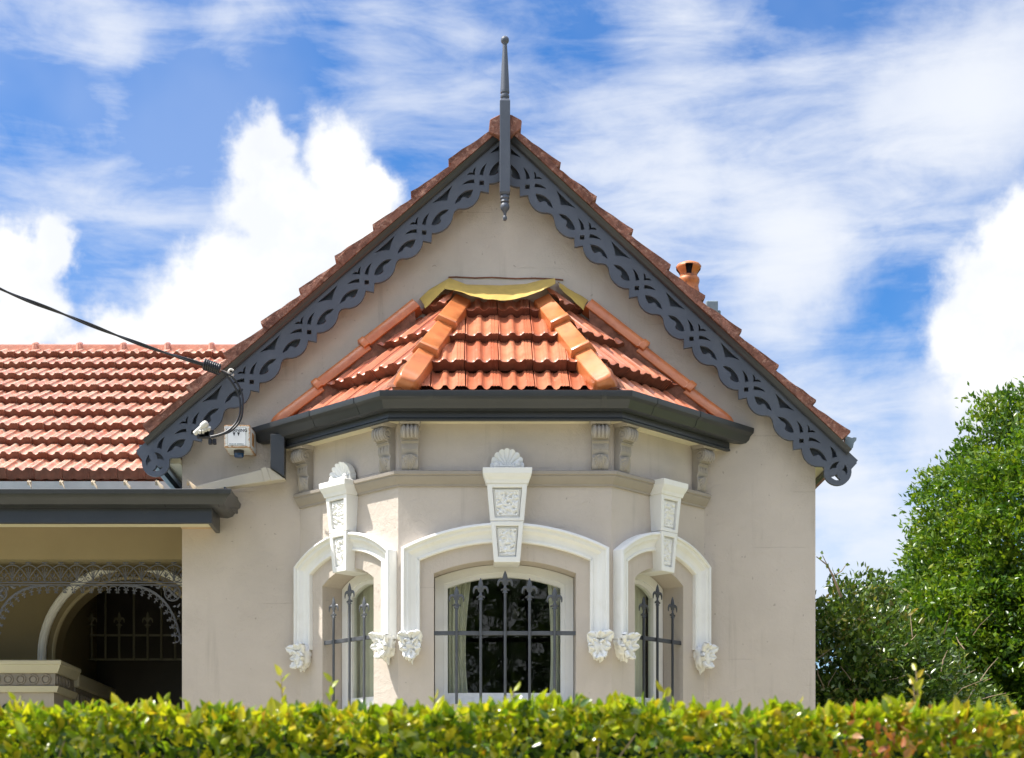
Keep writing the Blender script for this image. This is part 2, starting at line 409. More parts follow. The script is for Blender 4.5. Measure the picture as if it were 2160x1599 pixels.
# alarm box: white enamel with rust creeping in from the folded edges (object coordinates, box is .168 x .145)
def alarmx(N, tc, c, h):
    sep = N.n('ShaderNodeSeparateXYZ'); N.put(sep.inputs[0], tc)
    ex = N.m('ABSOLUTE', sep.outputs[0]); ez = N.m('ABSOLUTE', sep.outputs[2])
    ey = N.m('ABSOLUTE', N.m('SUBTRACT', sep.outputs[1], .118))
    gx = N.m('MULTIPLY', N.m('SUBTRACT', ex, .064), 40); gz_ = N.m('MULTIPLY', N.m('SUBTRACT', ez, .054), 50); gy_ = N.m('MULTIPLY', N.m('SUBTRACT', ey, .09), 40)
    e = N.m('MAXIMUM', N.m('MAXIMUM', N.m('MINIMUM', gx, gz_), N.m('MINIMUM', gx, gy_)), N.m('MINIMUM', gz_, gy_))
    e = N.m('ADD', e, N.m('MULTIPLY', N.m('SUBTRACT', N.noise(tc, 55, 5, .7), .5), 2.2))
    rst = N.mr(e, .25, .95)
    return dict(c=N.mix(rst, c, N.mix(N.noise(tc, 90, 3), (.62, .30, .06), (.22, .09, .03))))
M_alarm = mat('rusty_white_enamel2', (.78, .78, .74), .4, .03, 5, extra=alarmx)

# glass
mg = bpy.data.materials.new('window_glass'); mg.use_nodes = True; nt = mg.node_tree; nt.nodes.clear(); N = NT(nt)
lwt = N.n('ShaderNodeLayerWeight'); lwt.inputs[0].default_value = .5
frs = N.m('ADD', .035, N.m('MULTIPLY', N.m('POWER', lwt.outputs['Facing'], 5.0), .9))
tr = N.n('ShaderNodeBsdfTransparent'); tr.inputs[0].default_value = (.93, .95, .92, 1)
gl = N.n('ShaderNodeBsdfGlossy'); gl.inputs['Roughness'].default_value = .015
bp = N.n('ShaderNodeBump'); bp.inputs['Strength'].default_value = .06; bp.inputs['Distance'].default_value = .01
nt.links.new(N.noise(N.n('ShaderNodeTexCoord').outputs['Object'], 7, 2), bp.inputs['Height']); nt.links.new(bp.outputs[0], gl.inputs['Normal'])
mx = N.n('ShaderNodeMixShader'); nt.links.new(frs, mx.inputs[0]); nt.links.new(tr.outputs[0], mx.inputs[1]); nt.links.new(gl.outputs[0], mx.inputs[2])
oo = N.n('ShaderNodeOutputMaterial'); nt.links.new(mx.outputs[0], oo.inputs[0]); M_glass = mg

def leaf_mat(name, stops, trans=.35, rough=.35, tcol=(1.3, 1.35, .5), spec=.5, patch=.28, pscale=2.2):
    m = bpy.data.materials.new(name); m.use_nodes = True; nt = m.node_tree; nt.nodes.clear(); N = NT(nt)
    g = N.n('ShaderNodeNewGeometry'); oi = N.n('ShaderNodeObjectInfo')
    rn = N.m('FRACT', N.m('ADD', g.outputs['Random Per Island'], oi.outputs['Random']))
    tc = N.n('ShaderNodeTexCoord').outputs['Object']
    rn2 = N.m('ADD', N.m('MULTIPLY', rn, 1 - patch), N.m('MULTIPLY', N.mr(N.noise(tc, pscale, 3, .6), .32, .68), patch), clamp=True)
    c = N.ramp(rn2, stops)
    b = N.n('ShaderNodeBsdfPrincipled'); N.put(b.inputs['Base Color'], c); b.inputs['Roughness'].default_value = rough
    b.inputs['Specular IOR Level'].default_value = spec
    t = N.n('ShaderNodeBsdfTranslucent'); N.put(t.inputs[0], N.mix(1.0, c, tcol, 'MULTIPLY'))
    mx = N.n('ShaderNodeMixShader'); mx.inputs[0].default_value = trans
    nt.links.new(b.outputs[0], mx.inputs[1]); nt.links.new(t.outputs[0], mx.inputs[2])
    o = N.n('ShaderNodeOutputMaterial'); nt.links.new(mx.outputs[0], o.inputs[0]); return m
M_hedge = leaf_mat('hedge_leaf', [(0, (.035, .085, .010)), (.12, (.09, .17, .013)), (.32, (.21, .30, .015)), (.58, (.36, .40, .020)), (.88, (.50, .42, .028)), (.95, (.42, .21, .03)), (1, (.30, .08, .03))], .40, .22, spec=.8, patch=.15)
M_shoot = leaf_mat('young_shoot_leaf', [(0, (.22, .30, .02)), (.6, (.42, .40, .025)), (1, (.50, .36, .03))], .45, .3)
M_dead = leaf_mat('dead_hedge_leaf', [(0, (.20, .06, .02)), (.6, (.34, .12, .035)), (1, (.30, .20, .09))], .25, .4)
M_tree = leaf_mat('tree_leaf', [(0, (.020, .058, .010)), (.3, (.055, .13, .012)), (.6, (.13, .22, .02)), (.9, (.24, .31, .028)), (1, (.32, .33, .03))], .38, .30, (1.25, 1.25, .45), patch=.5, pscale=3.5)
M_bush = leaf_mat('camellia_leaf', [(0, (.022, .052, .011)), (.4, (.062, .12, .020)), (.78, (.14, .20, .035)), (.94, (.32, .27, .08)), (1, (.34, .19, .07))], .32, .26, (1.1, 1.1, .5))
M_stree = leaf_mat('street_tree_leaf', [(0, (.02, .05, .012)), (.6, (.05, .09, .02)), (1, (.10, .13, .03))], .3, .4)

# ------------------------------------------------------------------ the ground
def sheet(name, x0, x1, y0, y1, z, m):
    mb = MB(); mb.add([(x0, y0, z), (x1, y0, z), (x1, y1, z), (x0, y1, z)], [(0, 1, 2, 3)])
    return tag(mb.build(name, m, closed=False, smooth=0), kind='structure')
sheet('ground', -600, 600, -600, 900, 0, M_lawn)
sheet('road', -300, 300, -10.2, -2.6, .004, M_asph)
mb = MB(); mb.box(-300, 300, -2.6, 2.2, -.05, .12); tag(mb.build('footpath', M_conc, smooth=0), kind='structure')
mb = MB(); mb.box(-300, 300, -13.2, -10.2, -.05, .12); tag(mb.build('far_footpath', M_conc, smooth=0), kind='structure')
mb = MB(); mb.box(-7, 6, 4.7, 9.9, -.05, .9); tag(mb.build('bounce_yard', M_gravel, smooth=0), kind='structure')  # unseen yard, made pale gravel to bounce light onto the facade

# ------------------------------------------------------------------ the house
house = empty('house', (.25, 10.68, 0), 'single storey taupe rendered house with orange tiled roofs and white window trims', 'house')
YW, YB = 10.68, 10.0                       # gable wall face, bay front face
XL, XR = PX(384, YW), PX(1720, YW)
BL, BR = -.399, .931; BD = YW - YB         # bay front corners; 45 degree sides
Q = math.sqrt(.5)
# bargeboard frames in the plane of the boards
YBG = 10.55
def barge_frame(side):
    if side > 0: A0 = Vector((1096.6, 414.0)); d = Vector((115.4, 106.9)); k = 1.0
    else: A0 = Vector((1031.2, 406.0)); d = Vector((-121.3, 105.0)); k = 160.4 / 157.3
    d = d.normalized(); n = Vector((abs(d.y) * (1 if side > 0 else -1), -abs(d.x)))
    def fn(s_, t_, Y, A0=A0, d=d, n=n, k=k):
        q = A0 + d * s_ * k + n * t_
        w = P(q.x, q.y, YBG); return Vector((w.x, Y, w.z))
    return fn
FR, FL = barge_frame(1), barge_frame(-1)
def st(c, o, sc):      # photo crop point -> (s, t) along / across the board
    dx, dy = (c[0] - o[0]) / sc, (c[1] - o[1]) / sc
    return (dx * .7336 + dy * .6796, dx * .6796 - dy * .7336)

# gable wall: one slab following the roof slope, with an opening behind the bay
apex = P(1065, 300, YBG)
def roof_z(x, off=0.0):      # underside of the gable roof on the wall
    a = FR(0, 62, 0); b = FR(800, 62, 0); c = FL(0, 62, 0); e = FL(800, 62, 0)
    zr = a.z + (b.z - a.z) * (x - a.x) / (b.x - a.x); zl = c.z + (e.z - c.z) * (x - c.x) / (e.x - c.x)
    return min(zr, zl)
xa = None
for i in range(400):
    x = .1 + i * .001
    a = FR(0, 62, 0); b = FR(800, 62, 0); c = FL(0, 62, 0); e = FL(800, 62, 0)
    zr = a.z + (b.z - a.z) * (x - a.x) / (b.x - a.x); zl = c.z + (e.z - c.z) * (x - c.x) / (e.x - c.x)
    if zl >= zr: xa = x; break
out = [(XL, 0), (BL - BD + .12, 0), (BL - BD + .12, 4.12), (BR + BD - .12, 4.12), (BR + BD - .12, 0), (XR, 0), (XR, roof_z(XR)), (xa, roof_z(xa)), (XL, roof_z(XL))]
mb = MB(); mb.prism(out, [], XZ, YW, YW + .25)
wall = mb.build('gable_wall', M_wall, house, Matrix.Identity(4), smooth=0)
mb = MB(); mb.box(XL, XL + .25, YW + .25, 16.5, 0, 4.1); mb.box(XR - .25, XR, YW + .25, 16.5, 0, 4.1)
mb.build('side_wall', M_wall, house, Matrix.Identity(4), smooth=0)
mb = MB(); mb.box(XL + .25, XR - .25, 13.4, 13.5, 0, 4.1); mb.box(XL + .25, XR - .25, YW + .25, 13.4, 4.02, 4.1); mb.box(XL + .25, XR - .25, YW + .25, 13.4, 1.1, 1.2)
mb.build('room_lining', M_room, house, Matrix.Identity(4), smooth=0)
# mortar crack chased into the wall above the flashing
mb = MB()
pp = [(946, 585), (965, 584.5), (1000, 586.5), (1040, 585.5), (1085, 588), (1130, 587), (1170, 589), (1188, 591)]
for a, b in zip(pp, pp[1:]):
    p0, p1 = P(*a, YW), P(*b, YW)
    mb.hexa([(p0.x, YW - .006, p0.z - .005), (p1.x, YW - .006, p1.z - .004), (p1.x, YW + .01, p1.z - .004), (p0.x, YW + .01, p0.z - .005),
             (p0.x, YW - .006, p0.z + .003), (p1.x, YW - .006, p1.z + .004), (p1.x, YW + .01, p1.z + .004), (p0.x, YW + .01, p0.z + .003)])
mb.build('wall_crack', M_mortar, wall, Matrix.Identity(4), smooth=0)

# ---- bargeboards
OC, SC = (155, 605), 8.885
H1 = [(255, 385), (338, 385), (338, 468), (255, 468)]
H2 = [(440, 362), (500, 372), (570, 400), (620, 435), (655, 470), (580, 450), (500, 435), (428, 435), (438, 400)]
H3 = [(450, 555), (530, 565), (600, 590), (670, 640), (720, 695), (755, 760), (775, 832), (720, 795), (680, 775), (660, 725), (625, 695), (590, 700), (560, 718), (520, 715), (490, 675), (465, 620)]
H4 = [(840, 495), (910, 560), (1000, 650), (1100, 740), (1200, 830), (1140, 805), (1060, 780), (990, 772), (925, 772), (910, 690), (885, 600)]
H5 = [(880, 935), (950, 938), (1020, 965), (1085, 1020), (1140, 1090), (1175, 1160), (1190, 1230), (1150, 1242), (1090, 1225), (1040, 1195), (1015, 1155), (1040, 1110), (1030, 1070), (1000, 1040), (950, 1015), (920, 980)]
H6 = [(1240, 1005), (1300, 1060), (1345, 1130), (1370, 1225), (1300, 1240), (1290, 1140), (1265, 1060)]
H7 = [(1440, 1085), (1480, 1120), (1495, 1195), (1530, 1185), (1570, 1200), (1600, 1235), (1550, 1230), (1500, 1226), (1450, 1235), (1460, 1170)]
LOW = [(155, 605), (310, 578), (320, 640), (345, 715), (390, 790), (450, 850), (520, 890), (600, 912), (680, 912), (740, 930), (780, 970), (800, 1030), (810, 1100), (840, 1180), (900, 1265), (980, 1330), (1060, 1365), (1120, 1378), (1178, 1380)]
OE, SE = (262, 855), 7.995
ELOW = [(262, 855), (405, 835), (420, 920), (450, 1000), (510, 1070), (580, 1115), (650, 1135), (760, 1140), (785, 1162)]
ring_c, ring_r = (1010, 1225), 234
for i in range(13):
    a = R(165 - (i * 205 / 12))
    ELOW.append((ring_c[0] + ring_r * math.cos(a + math.pi * 0) * 1.0, ring_c[1] - ring_r * math.sin(a) * -1 if False else ring_c[1] - ring_r * math.sin(a)))
ELOW = ELOW[:9]
for i in range(15):                     # round the ring: left, bottom, right
    a = R(195 + i * (360 + 10 - 195) / 14)
    ELOW.append((ring_c[0] + ring_r * math.cos(a), ring_c[1] - ring_r * math.sin(a)))
ELOW += [(1345, 1040)]
EH = [[(360, 670), (438, 670), (438, 742), (360, 742)],
      [(530, 645), (590, 655), (660, 690), (725, 748), (650, 725), (580, 708), (515, 708), (527, 675)],
      [(530, 825), (600, 822), (680, 850), (750, 905), (800, 975), (828, 1052), (780, 1030), (740, 1010), (715, 960), (675, 940), (640, 958), (600, 966), (560, 910)],
      [(880, 792), (940, 840), (985, 910), (1000, 978), (960, 985), (920, 1000), (915, 900)],
      [(1040, 1055), (985, 1060), (930, 1090), (890, 1140), (872, 1190), (930, 1165), (985, 1163), (995, 1110)],
      [(1130, 1095), (1160, 1140), (1178, 1200), (1170, 1255), (1150, 1288), (1140, 1240), (1112, 1210), (1080, 1200), (1118, 1160)],
      [(880, 1290), (920, 1340), (980, 1372), (1060, 1365), (1015, 1330), (998, 1268), (950, 1297), (915, 1298)]]
PER = 157.3; TT = 76.0
def smooth_loop(L, it=1):
    for _ in range(it):
        o = []
        for i in range(len(L)):
            a, b = L[i], L[(i + 1) % len(L)]; p = L[i - 1]
            u = Vector((a[0] - p[0], a[1] - p[1])).normalized(); v = Vector((b[0] - a[0], b[1] - a[1])).normalized()
            if u.dot(v) < .55: o.append(a)                  # keep true corners
            else: o.append(((p[0] + 14 * a[0] + b[0]) / 16, (p[1] + 14 * a[1] + b[1]) / 16))
            if u.dot(v) > .3 and (a[0]-b[0])**2 + (a[1]-b[1])**2 > 9: o.append(((a[0] + b[0]) / 2, (a[1] + b[1]) / 2))
        L = o
    return L
def clip_s(L, side):   # drop what lies behind the king post
    def xx(q): return (31.6 + q[0] * .7336 + q[1] * .6796) if side > 0 else (33.8 + q[0] * 1.02 * .756 + q[1] * .6546)
    lim = 12.5; o = []
    for i in range(len(L)):
        a, b = L[i], L[(i + 1) % len(L)]; fa, fb = xx(a) - lim, xx(b) - lim
        if fa >= 0: o.append(a)
        if fa * fb < 0:
            k = fa / (fa - fb); o.append((a[0] + (b[0] - a[0]) * k, a[1] + (b[1] - a[1]) * k))
    return o
def bargeboard(side):
    F = FR if side > 0 else FL; Y0 = YBG if side > 0 else YBG + .002
    off = lambda L, k: [(a + k * PER, b) for a, b in L]
    low = [st(c, OC, SC) for c in LOW]
    start = [st(c, OC, SC) for c in LOW[13:]]
    outl = [(-116, TT)] + off(start, -1)
    for k in range(5): outl += off(low, k)
    outl += off([st(c, OE, SE) for c in ELOW], 5)
    last = outl[-1]; outl[-1] = (last[0], TT)
    holes = []
    for k in range(-1, 5):
        for Hh in (H1, H2, H3, H4, H5, H6, H7):
            L = off([st(c, OC, SC) for c in Hh], k)
            if k == -1:
                L = clip_s(L, side)
                if len(L) < 3: continue
            if len(L) > 4: L = smooth_loop(L)
            holes.append(L)
    for Hh in EH: holes.append(smooth_loop(off([st(c, OE, SE) for c in Hh], 5)) if len(Hh) > 4 else off([st(c, OE, SE) for c in Hh], 5))
    mb = MB(); mb.prism(outl, holes, F, Y0, Y0 + .028)
    b = mb.build('bargeboard', M_grey, house, Matrix.Identity(4), smooth=30)
    e = 5 * PER
    mb = MB(); mb.prism([(-112, 26), (e + 118, 26), (e + 118, TT), (-150, TT)] if False else [(-60, 26), (e + 118, 26), (e + 118, TT), (-112, TT)], [], F, Y0 + .05, Y0 + .075)
    mb.build('backing_board', M_grey, b, Matrix.Identity(4), smooth=0)
    mb = MB()
    prof = [(68.5, -.004), (68.5, -.016), (71, -.026), (75, -.034), (79.5, -.046), (79.5, -.002)]
    s0, s1 = -110, e + 90
    vs_ = [F(s0, t, Y0 + h) for t, h in prof] + [F(s1, t, Y0 + h) for t, h in prof]; m = len(prof)
    mb.add(vs_, [tuple(range(m)), tuple(range(2 * m - 1, m - 1, -1))] + [(i, (i + 1) % m, (i + 1) % m + m, i + m) for i in range(m)])
    mb.build('cover_mould', M_gutter, b, Matrix.Identity(4), smooth=0)
    mb = MB(); mb.prism([(-90, 47), (e + 100, 47), (e + 100, 51), (-95, 51)], [], F, Y0 + .078, YW + .02)
    mb.build('eave_lining', M_tan, house, Matrix.Identity(4), smooth=0)
    # verge tiles stepping down the rake
    names = [(-118, -42), (-42, 60)] if False else None
    cuts = ([(1078, 300), (1180, 355), (1257, 425), (1330, 497), (1410, 570), (1487, 630), (1565, 700), (1637, 780), (1718, 850), (1787, 918)] if side > 0 else
            [(1052, 300), (950, 350), (870, 418), (790, 487), (712, 555), (637, 622), (556, 690), (478, 757), (397, 825), (314, 912)])
    A0 = Vector((1096.6, 414.0)) if side > 0 else Vector((1031.2, 406.0)); kk = 1.0 if side > 0 else 160.4 / 157.3
    dd = (Vector((115.4, 106.9)) if side > 0 else Vector((-121.3, 105.0))).normalized()
    ss = [(Vector(c) - A0).dot(dd) / kk for c in cuts]
    for i, (a, b_) in enumerate(zip(ss, ss[1:])):
        j = rnd.uniform(-1.2, 1.2); top0 = 90 + j; top1 = 104.5 + rnd.uniform(-2, 1.5)
        if i == len(ss) - 2: b_ += 0
        mb = MB(); nseg = 5
        for q in range(nseg):
            pass
        def vf(u, v, h): return F(u, v, h)
        pts = [(a - 4, 80.2), (a - 4, top0)]
        for q in range(1, 6):
            f = q / 6; pts.append((a + (b_ - a) * f, top0 + (top1 - top0) * f + rnd.uniform(-.8, .8)))
        pts += [(b_ - 1.5, top1), (b_ + 1.2, top1 - 4), (b_ - .3, top1 - 9), (b_ - 2.0, 80.2)]
        pts = pts[::-1]
        y0 = Y0 - .055 - rnd.uniform(0, .008)
        mb.prism(pts, [], F, y0, y0 + .20)
        def rough(bm, sd_=rnd.random() * 50):
            bmesh.ops.triangulate(bm, faces=bm.faces)
            bmesh.ops.subdivide_edges(bm, edges=[e_ for e_ in bm.edges if e_.calc_length() > .06], cuts=1)
            for v in bm.verts:
                if v.co.y < y0 + .02:
                    nn = noise.noise_vector(v.co * 22 + Vector((sd_, 0, 0)))
                    v.co += Vector((nn.x * .003, nn.y * .008 - .002, nn.z * .003))
        mb.build('verge_tile', M_verge, house, Matrix.Identity(4), smooth=35, cut=rough)
    # roof slab running back from the verge
    mb = MB(); mb.prism([(-124, 81), (e + 96, 81), (e + 96, 89), (-130, 89)], [], F, YBG + .19, 15.9)
    mb.build('gable_roof_slope', M_mtile, house, Matrix.Identity(4), smooth=0)
bargeboard(1); bargeboard(-1)
# ridge end cap at the apex
mb = MB()
y0 = YBG - .075
capo = [P(a, b, YBG) for a, b in [(1033, 262), (1053, 252), (1078, 252), (1100, 264), (1098, 282), (1079, 297), (1066, 300), (1052, 297), (1030, 290)]]
mb.prism([(p.x, p.z) for p in capo][::-1], [], XZ, y0, y0 + .5)
mb.build('ridge_cap', M_verge, house, Matrix.Identity(4), smooth=0, bevel=.006)
ridge_c = P(1065, 256, YBG)
mb = MB(); mb.prism([(ridge_c.x - .1, ridge_c.z - .10), (ridge_c.x + .1, ridge_c.z - .10), (ridge_c.x + .05, ridge_c.z - .01), (ridge_c.x - .05, ridge_c.z - .01)], [], XZ, y0 + .5, 15.9)
mb.build('ridge_run', M_ridge, house, Matrix.Identity(4), smooth=0)
# boxed eaves returning down both sides
for x0, x1 in ((XL - .10, XL - .003), (XR + .003, XR + .10)):
    mb = MB(); mb.box(x0, x1, YBG + .085, 13, 4.075, 4.11); mb.build('eave_soffit', M_cream, house, Matrix.Identity(4), smooth=0)
    xe = x0 if x0 < 0 else x1
    mb = MB(); mb.box(xe - .012, xe + .012, YBG + .08, 13, 4.05, 4.22); mb.build('eave_fascia', M_gutter, house, Matrix.Identity(4), smooth=0)
# eaves gutters seen end-on beyond the boards
gR = P(1782, 934, 10.66); gL = P(318, 950, 10.66)
for g, sgn in ((gR, 1), (gL, -1)):
    mb = MB()
    pr = [(0, .045), (0, -.055), (.03, -.055), (.052, -.035), (.058, -.004), (.074, .014), (.076, .032), (.060, .034), (.045, .03)]
    mb.prism([(g.x + sgn * a, g.z + b) for a, b in pr], [], XZ, YBG + .1, 13)
    mb.build('eave_gutter', M_lead, house, Matrix.Identity(4), smooth=40)

# ---- finial post at the apex
FY = 10.49; fx = PX(1065, FY); mpx = FY / FPX
fin = MB()
def fz(c, o=60, sc=8.882): return PZ(o + c / sc, FY)
r_ = lambda c, sc=8.882: c / sc * mpx
prof = []
zb = fz(222); rb = r_(78)
prof += [(rb * math.sin(math.pi * j / 10), zb + rb * math.cos(math.pi * j / 10)) for j in range(0, 9)]
prof += [(r_(40), fz(300)), (r_(42), fz(330)), (r_(58), fz(600)), (r_(73), fz(900)), (r_(84), fz(1160)), (r_(86), fz(1200)), (r_(84), fz(1215)), (r_(70), fz(1222)),
         (r_(72), fz(1248)), (r_(84), fz(1262)), (r_(86), fz(1285)), (r_(82), fz(1302)), (r_(68), fz(1310)), (r_(68), fz(1335)), (r_(80), fz(1350)), (r_(84), fz(1372)), (r_(80), fz(1395)), (r_(60), fz(1400))]
fin.lathe(prof, 24, Matrix.Translation((fx, FY, 0)))
finial = fin.build('finial', M_grey, house, Matrix.Identity(4), smooth=35)
hw = .0335; zt, zb2 = PZ(216.5, FY), PZ(408, FY)
mb = MB()
mb.hexa([(fx - hw, FY - hw, zb2), (fx + hw, FY - hw, zb2), (fx + hw, FY + hw, zb2), (fx - hw, FY + hw, zb2), (fx - hw, FY - hw, zt), (fx + hw, FY - hw, zt), (fx + hw, FY + hw, zt), (fx - hw, FY + hw, zt)])
k = hw * .78
mb.hexa([(fx - hw, FY - hw, zt), (fx + hw, FY - hw, zt), (fx + hw, FY + hw, zt), (fx - hw, FY + hw, zt), (fx - k, FY - k, zt + .018), (fx + k, FY - k, zt + .018), (fx + k, FY + k, zt + .018), (fx - k, FY + k, zt + .018)])
mb.hexa([(fx - k, FY - k, zb2 - .014), (fx + k, FY - k, zb2 - .014), (fx + k, FY + k, zb2 - .014), (fx - k, FY + k, zb2 - .014), (fx - hw, FY - hw, zb2), (fx + hw, FY - hw, zb2), (fx + hw, FY + hw, zb2), (fx - hw, FY + hw, zb2)])
mb.build('post', M_grey, finial, Matrix.Identity(4), smooth=30, bevel=.002)
fz2 = lambda c: PZ(60 + c / 3.806, FY); r2 = lambda c: c / 3.806 * mpx
prof = [(r2(30), fz2(1342)), (r2(36), fz2(1352)), (r2(38), fz2(1366)), (r2(30), fz2(1376)), (r2(32), fz2(1386)), (r2(36), fz2(1394)), (r2(24), fz2(1402)), (r2(34), fz2(1416)), (r2(38), fz2(1434)), (r2(34), fz2(1452)), (r2(22), fz2(1466)), (r2(14), fz2(1480)), (r2(10), fz2(1504)), (r2(16), fz2(1512)), (r2(18), fz2(1526)), (r2(13), fz2(1540)), (r2(1), fz2(1546))]
mb = MB(); mb.lathe(prof, 20, Matrix.Translation((fx, FY, 0))); mb.build('drop_pendant', M_grey, finial, Matrix.Identity(4), smooth=40)

# ---- bay walls
def face_frame(kind):
    if kind == 0: x, y, o = Vector((1, 0, 0)), Vector((0, 1, 0)), Vector(((BL + BR) / 2, YB, 0))
    elif kind < 0: x, y, o = Vector((Q, -Q, 0)), Vector((Q, Q, 0)), Vector((BL - BD / 2, YB + BD / 2, 0))
    else: x, y, o = Vector((Q, Q, 0)), Vector((-Q, Q, 0)), Vector((BR + BD / 2, YB + BD / 2, 0))
    m = Matrix.Identity(4)
    for i, v in enumerate((x, y, Vector((0, 0, 1)))):
        for r in range(3): m[r][i] = v[r]
    m.translation = o; return m
FACES = {k: face_frame(k) for k in (-1, 0, 1)}
FW = {0: (BR - BL) / 2, -1: BD / math.sqrt(2) , 1: BD / math.sqrt(2)}
OPEN = {0: (.443, 3.245, .085), -1: (.252, 3.244, .088), 1: (.252, 3.244, .088)}
TRIM = {0: (.645, 3.395, .155), -1: (.467, 3.388, .165), 1: (.467, 3.388, .165)}
SILL = 2.43
for k, Mf in FACES.items():
    w = FW[k]; ow, oz, sg = OPEN[k]
    hole = [(ow, SILL), (-ow, SILL)] + arc_pts(-ow, ow, oz, sg)
    mb = MB(); mb.prism([(-w, 0), (w, 0), (w, 4.30), (-w, 4.30)], [hole], XZ, 0, .24)
    mb.build('bay_wall', M_wall, house, Mf, smooth=0)
    # window: frame, sill, glass, curtains
    def ring(e0, e1, y0, y1):
        m_ = MB(); a = [(ow - e0, SILL + .02), ] ; 
        o = [(ow - e0, SILL + e0), (-ow + e0, SILL + e0)] + arc_pts(-ow + e0, ow - e0, oz - e0 * .6, sg - e0 * .15)
        i = [(ow - e1, SILL + e1), (-ow + e1, SILL + e1)] + arc_pts(-ow + e1, ow - e1, oz - e1 * .75, sg - e1 * .2)
        m_.prism(o, [i], XZ, y0, y1); return m_
    fo = .0 if k else .008
    win = ring(.004, .058, .165, .235).build('window', M_white, house, Mf, smooth=0, bevel=.003)
    ring(.0585, .085, .18, .225).build('sash_frame', M_white, win, Mf, smooth=0, bevel=.003)
    mb = MB(); mb.box(-ow + .004, ow - .004, .05, .26, SILL - .05, SILL + .004); mb.build('sill', M_white, win, Mf, smooth=0, bevel=.004)
    mb = MB(); a = [(ow - .08, SILL + .075), (-ow + .08, SILL + .075)] + arc_pts(-ow + .08, ow - .08, oz - .055, sg - .015)
    mb.prism(a, [], XZ, .203, .206); mb.build('glass', M_glass, win, Mf, smooth=0)
    spans = [(-ow + .07, -ow + .235), (ow - .165, ow - .06)] if k == 0 else [(-ow + .03, ow - .05)]
    for (c0, c1) in spans:
        mb = MB(); ph = rnd.random() * 6; nf = (c1 - c0) / .034
        def cur(u, v, c0=c0, c1=c1, nf=nf, ph=ph):
            gather = 1 - .22 * math.sin(math.pi * min(1, v * 1.1)) * (1 if k == 0 else .1)
            base = c0 if c0 < 0 else c1
            x = base + ((c0 + (c1 - c0) * u) - base) * gather
            y = .275 + .014 * math.sin(u * nf * 6.28 + ph) + .006 * math.sin(u * nf * 2.3 * 6.28 + ph * 2)
            return (x, y, SILL - .1 + v * (oz + sg + .12 - SILL))
        mb.grid(cur, 60, 10); mb.build('curtain', M_curt, win, Mf, smooth=80, closed=False)

# ---- mouldings round the bay (plan path, outward = right of travel)
PLAN = [(BL - BD, YW), (BL, YB), (BR, YB), (BR + BD, YW)]
PL2 = lambda u, v, h: (u, v, h)
def trim_path(d): # stop short of the wall
    return [(BL - BD + d, YW - d), (BL, YB), (BR, YB), (BR + BD - d, YW - d)]
mb = MB(); mb.sweep(trim_path(.002), [(-.01, 3.785), (.012, 3.785), (.014, 3.797), (.022, 3.803), (.040, 3.825), (.050, 3.838), (.050, 3.846), (.060, 3.850), (.062, 3.868), (.050, 3.876), (-.01, 3.886)], PL2)
mb.build('string_course', M_band, house, Matrix.Identity(4), smooth=25)
mb = MB(); mb.sweep(trim_path(-.05), [(-.02, 4.176), (.128, 4.176), (.128, 4.192), (-.02, 4.192)], PL2); mb.build('bay_soffit', M_cream, house, Matrix.Identity(4), smooth=0)
mb = MB(); mb.sweep(trim_path(-.07), [(.108, 4.168), (.112, 4.162), (.138, 4.162), (.140, 4.172), (.132, 4.182), (.132, 4.30), (.108, 4.30)], PL2); fas = mb.build('bay_fascia', M_gutter, house, Matrix.Identity(4), smooth=20)
gp = [(.135, 4.300), (.135, 4.218), (.172, 4.214), (.196, 4.222), (.210, 4.240), (.218, 4.262), (.228, 4.272), (.246, 4.282), (.250, 4.300), (.250, 4.316), (.243, 4.319), (.238, 4.312), (.240, 4.292), (.222, 4.282), (.210, 4.270), (.200, 4.240), (.18, 4.226), (.145, 4.228), (.142, 4.300)]
bay_g = MB(); bay_g.sweep(trim_path(-.15), gp, PL2); bg_ = bay_g.build('bay_gutter', M_gutter, house, Matrix.Identity(4), smooth=30)
# gutter joint collars
for (fx_, sidek) in ((-.46, 0), (.60, 0), (.33, -1), (-.10, -1), (-.32, 1), (.12, 1)):
    Mf = FACES[sidek]
    pr = [(-o - .0035 if 4.215 < z else -o, z) for o, z in gp[2:12]]
    mb = MB()
    vs_ = []
    for xx in (fx_ - .016, fx_ + .016):
        vs_ += [(xx, y, z) for y, z in pr] + [(xx, y + .008, z) for y, z in pr]
    n_ = len(pr); fs_ = []
    for i in range(n_ - 1):
        fs_ += [(i, i + 1, 2 * n_ + i + 1, 2 * n_ + i)]
    for i in range(n_ - 1): fs_ += [(i, n_ + i, n_ + i + 1, i + 1), (2 * n_ + i, 2 * n_ + i + 1, 3 * n_ + i + 1, 3 * n_ + i)]
    mb.add(vs_, fs_); mb.build('gutter_joint', M_gutter, bg_, Mf, smooth=30)

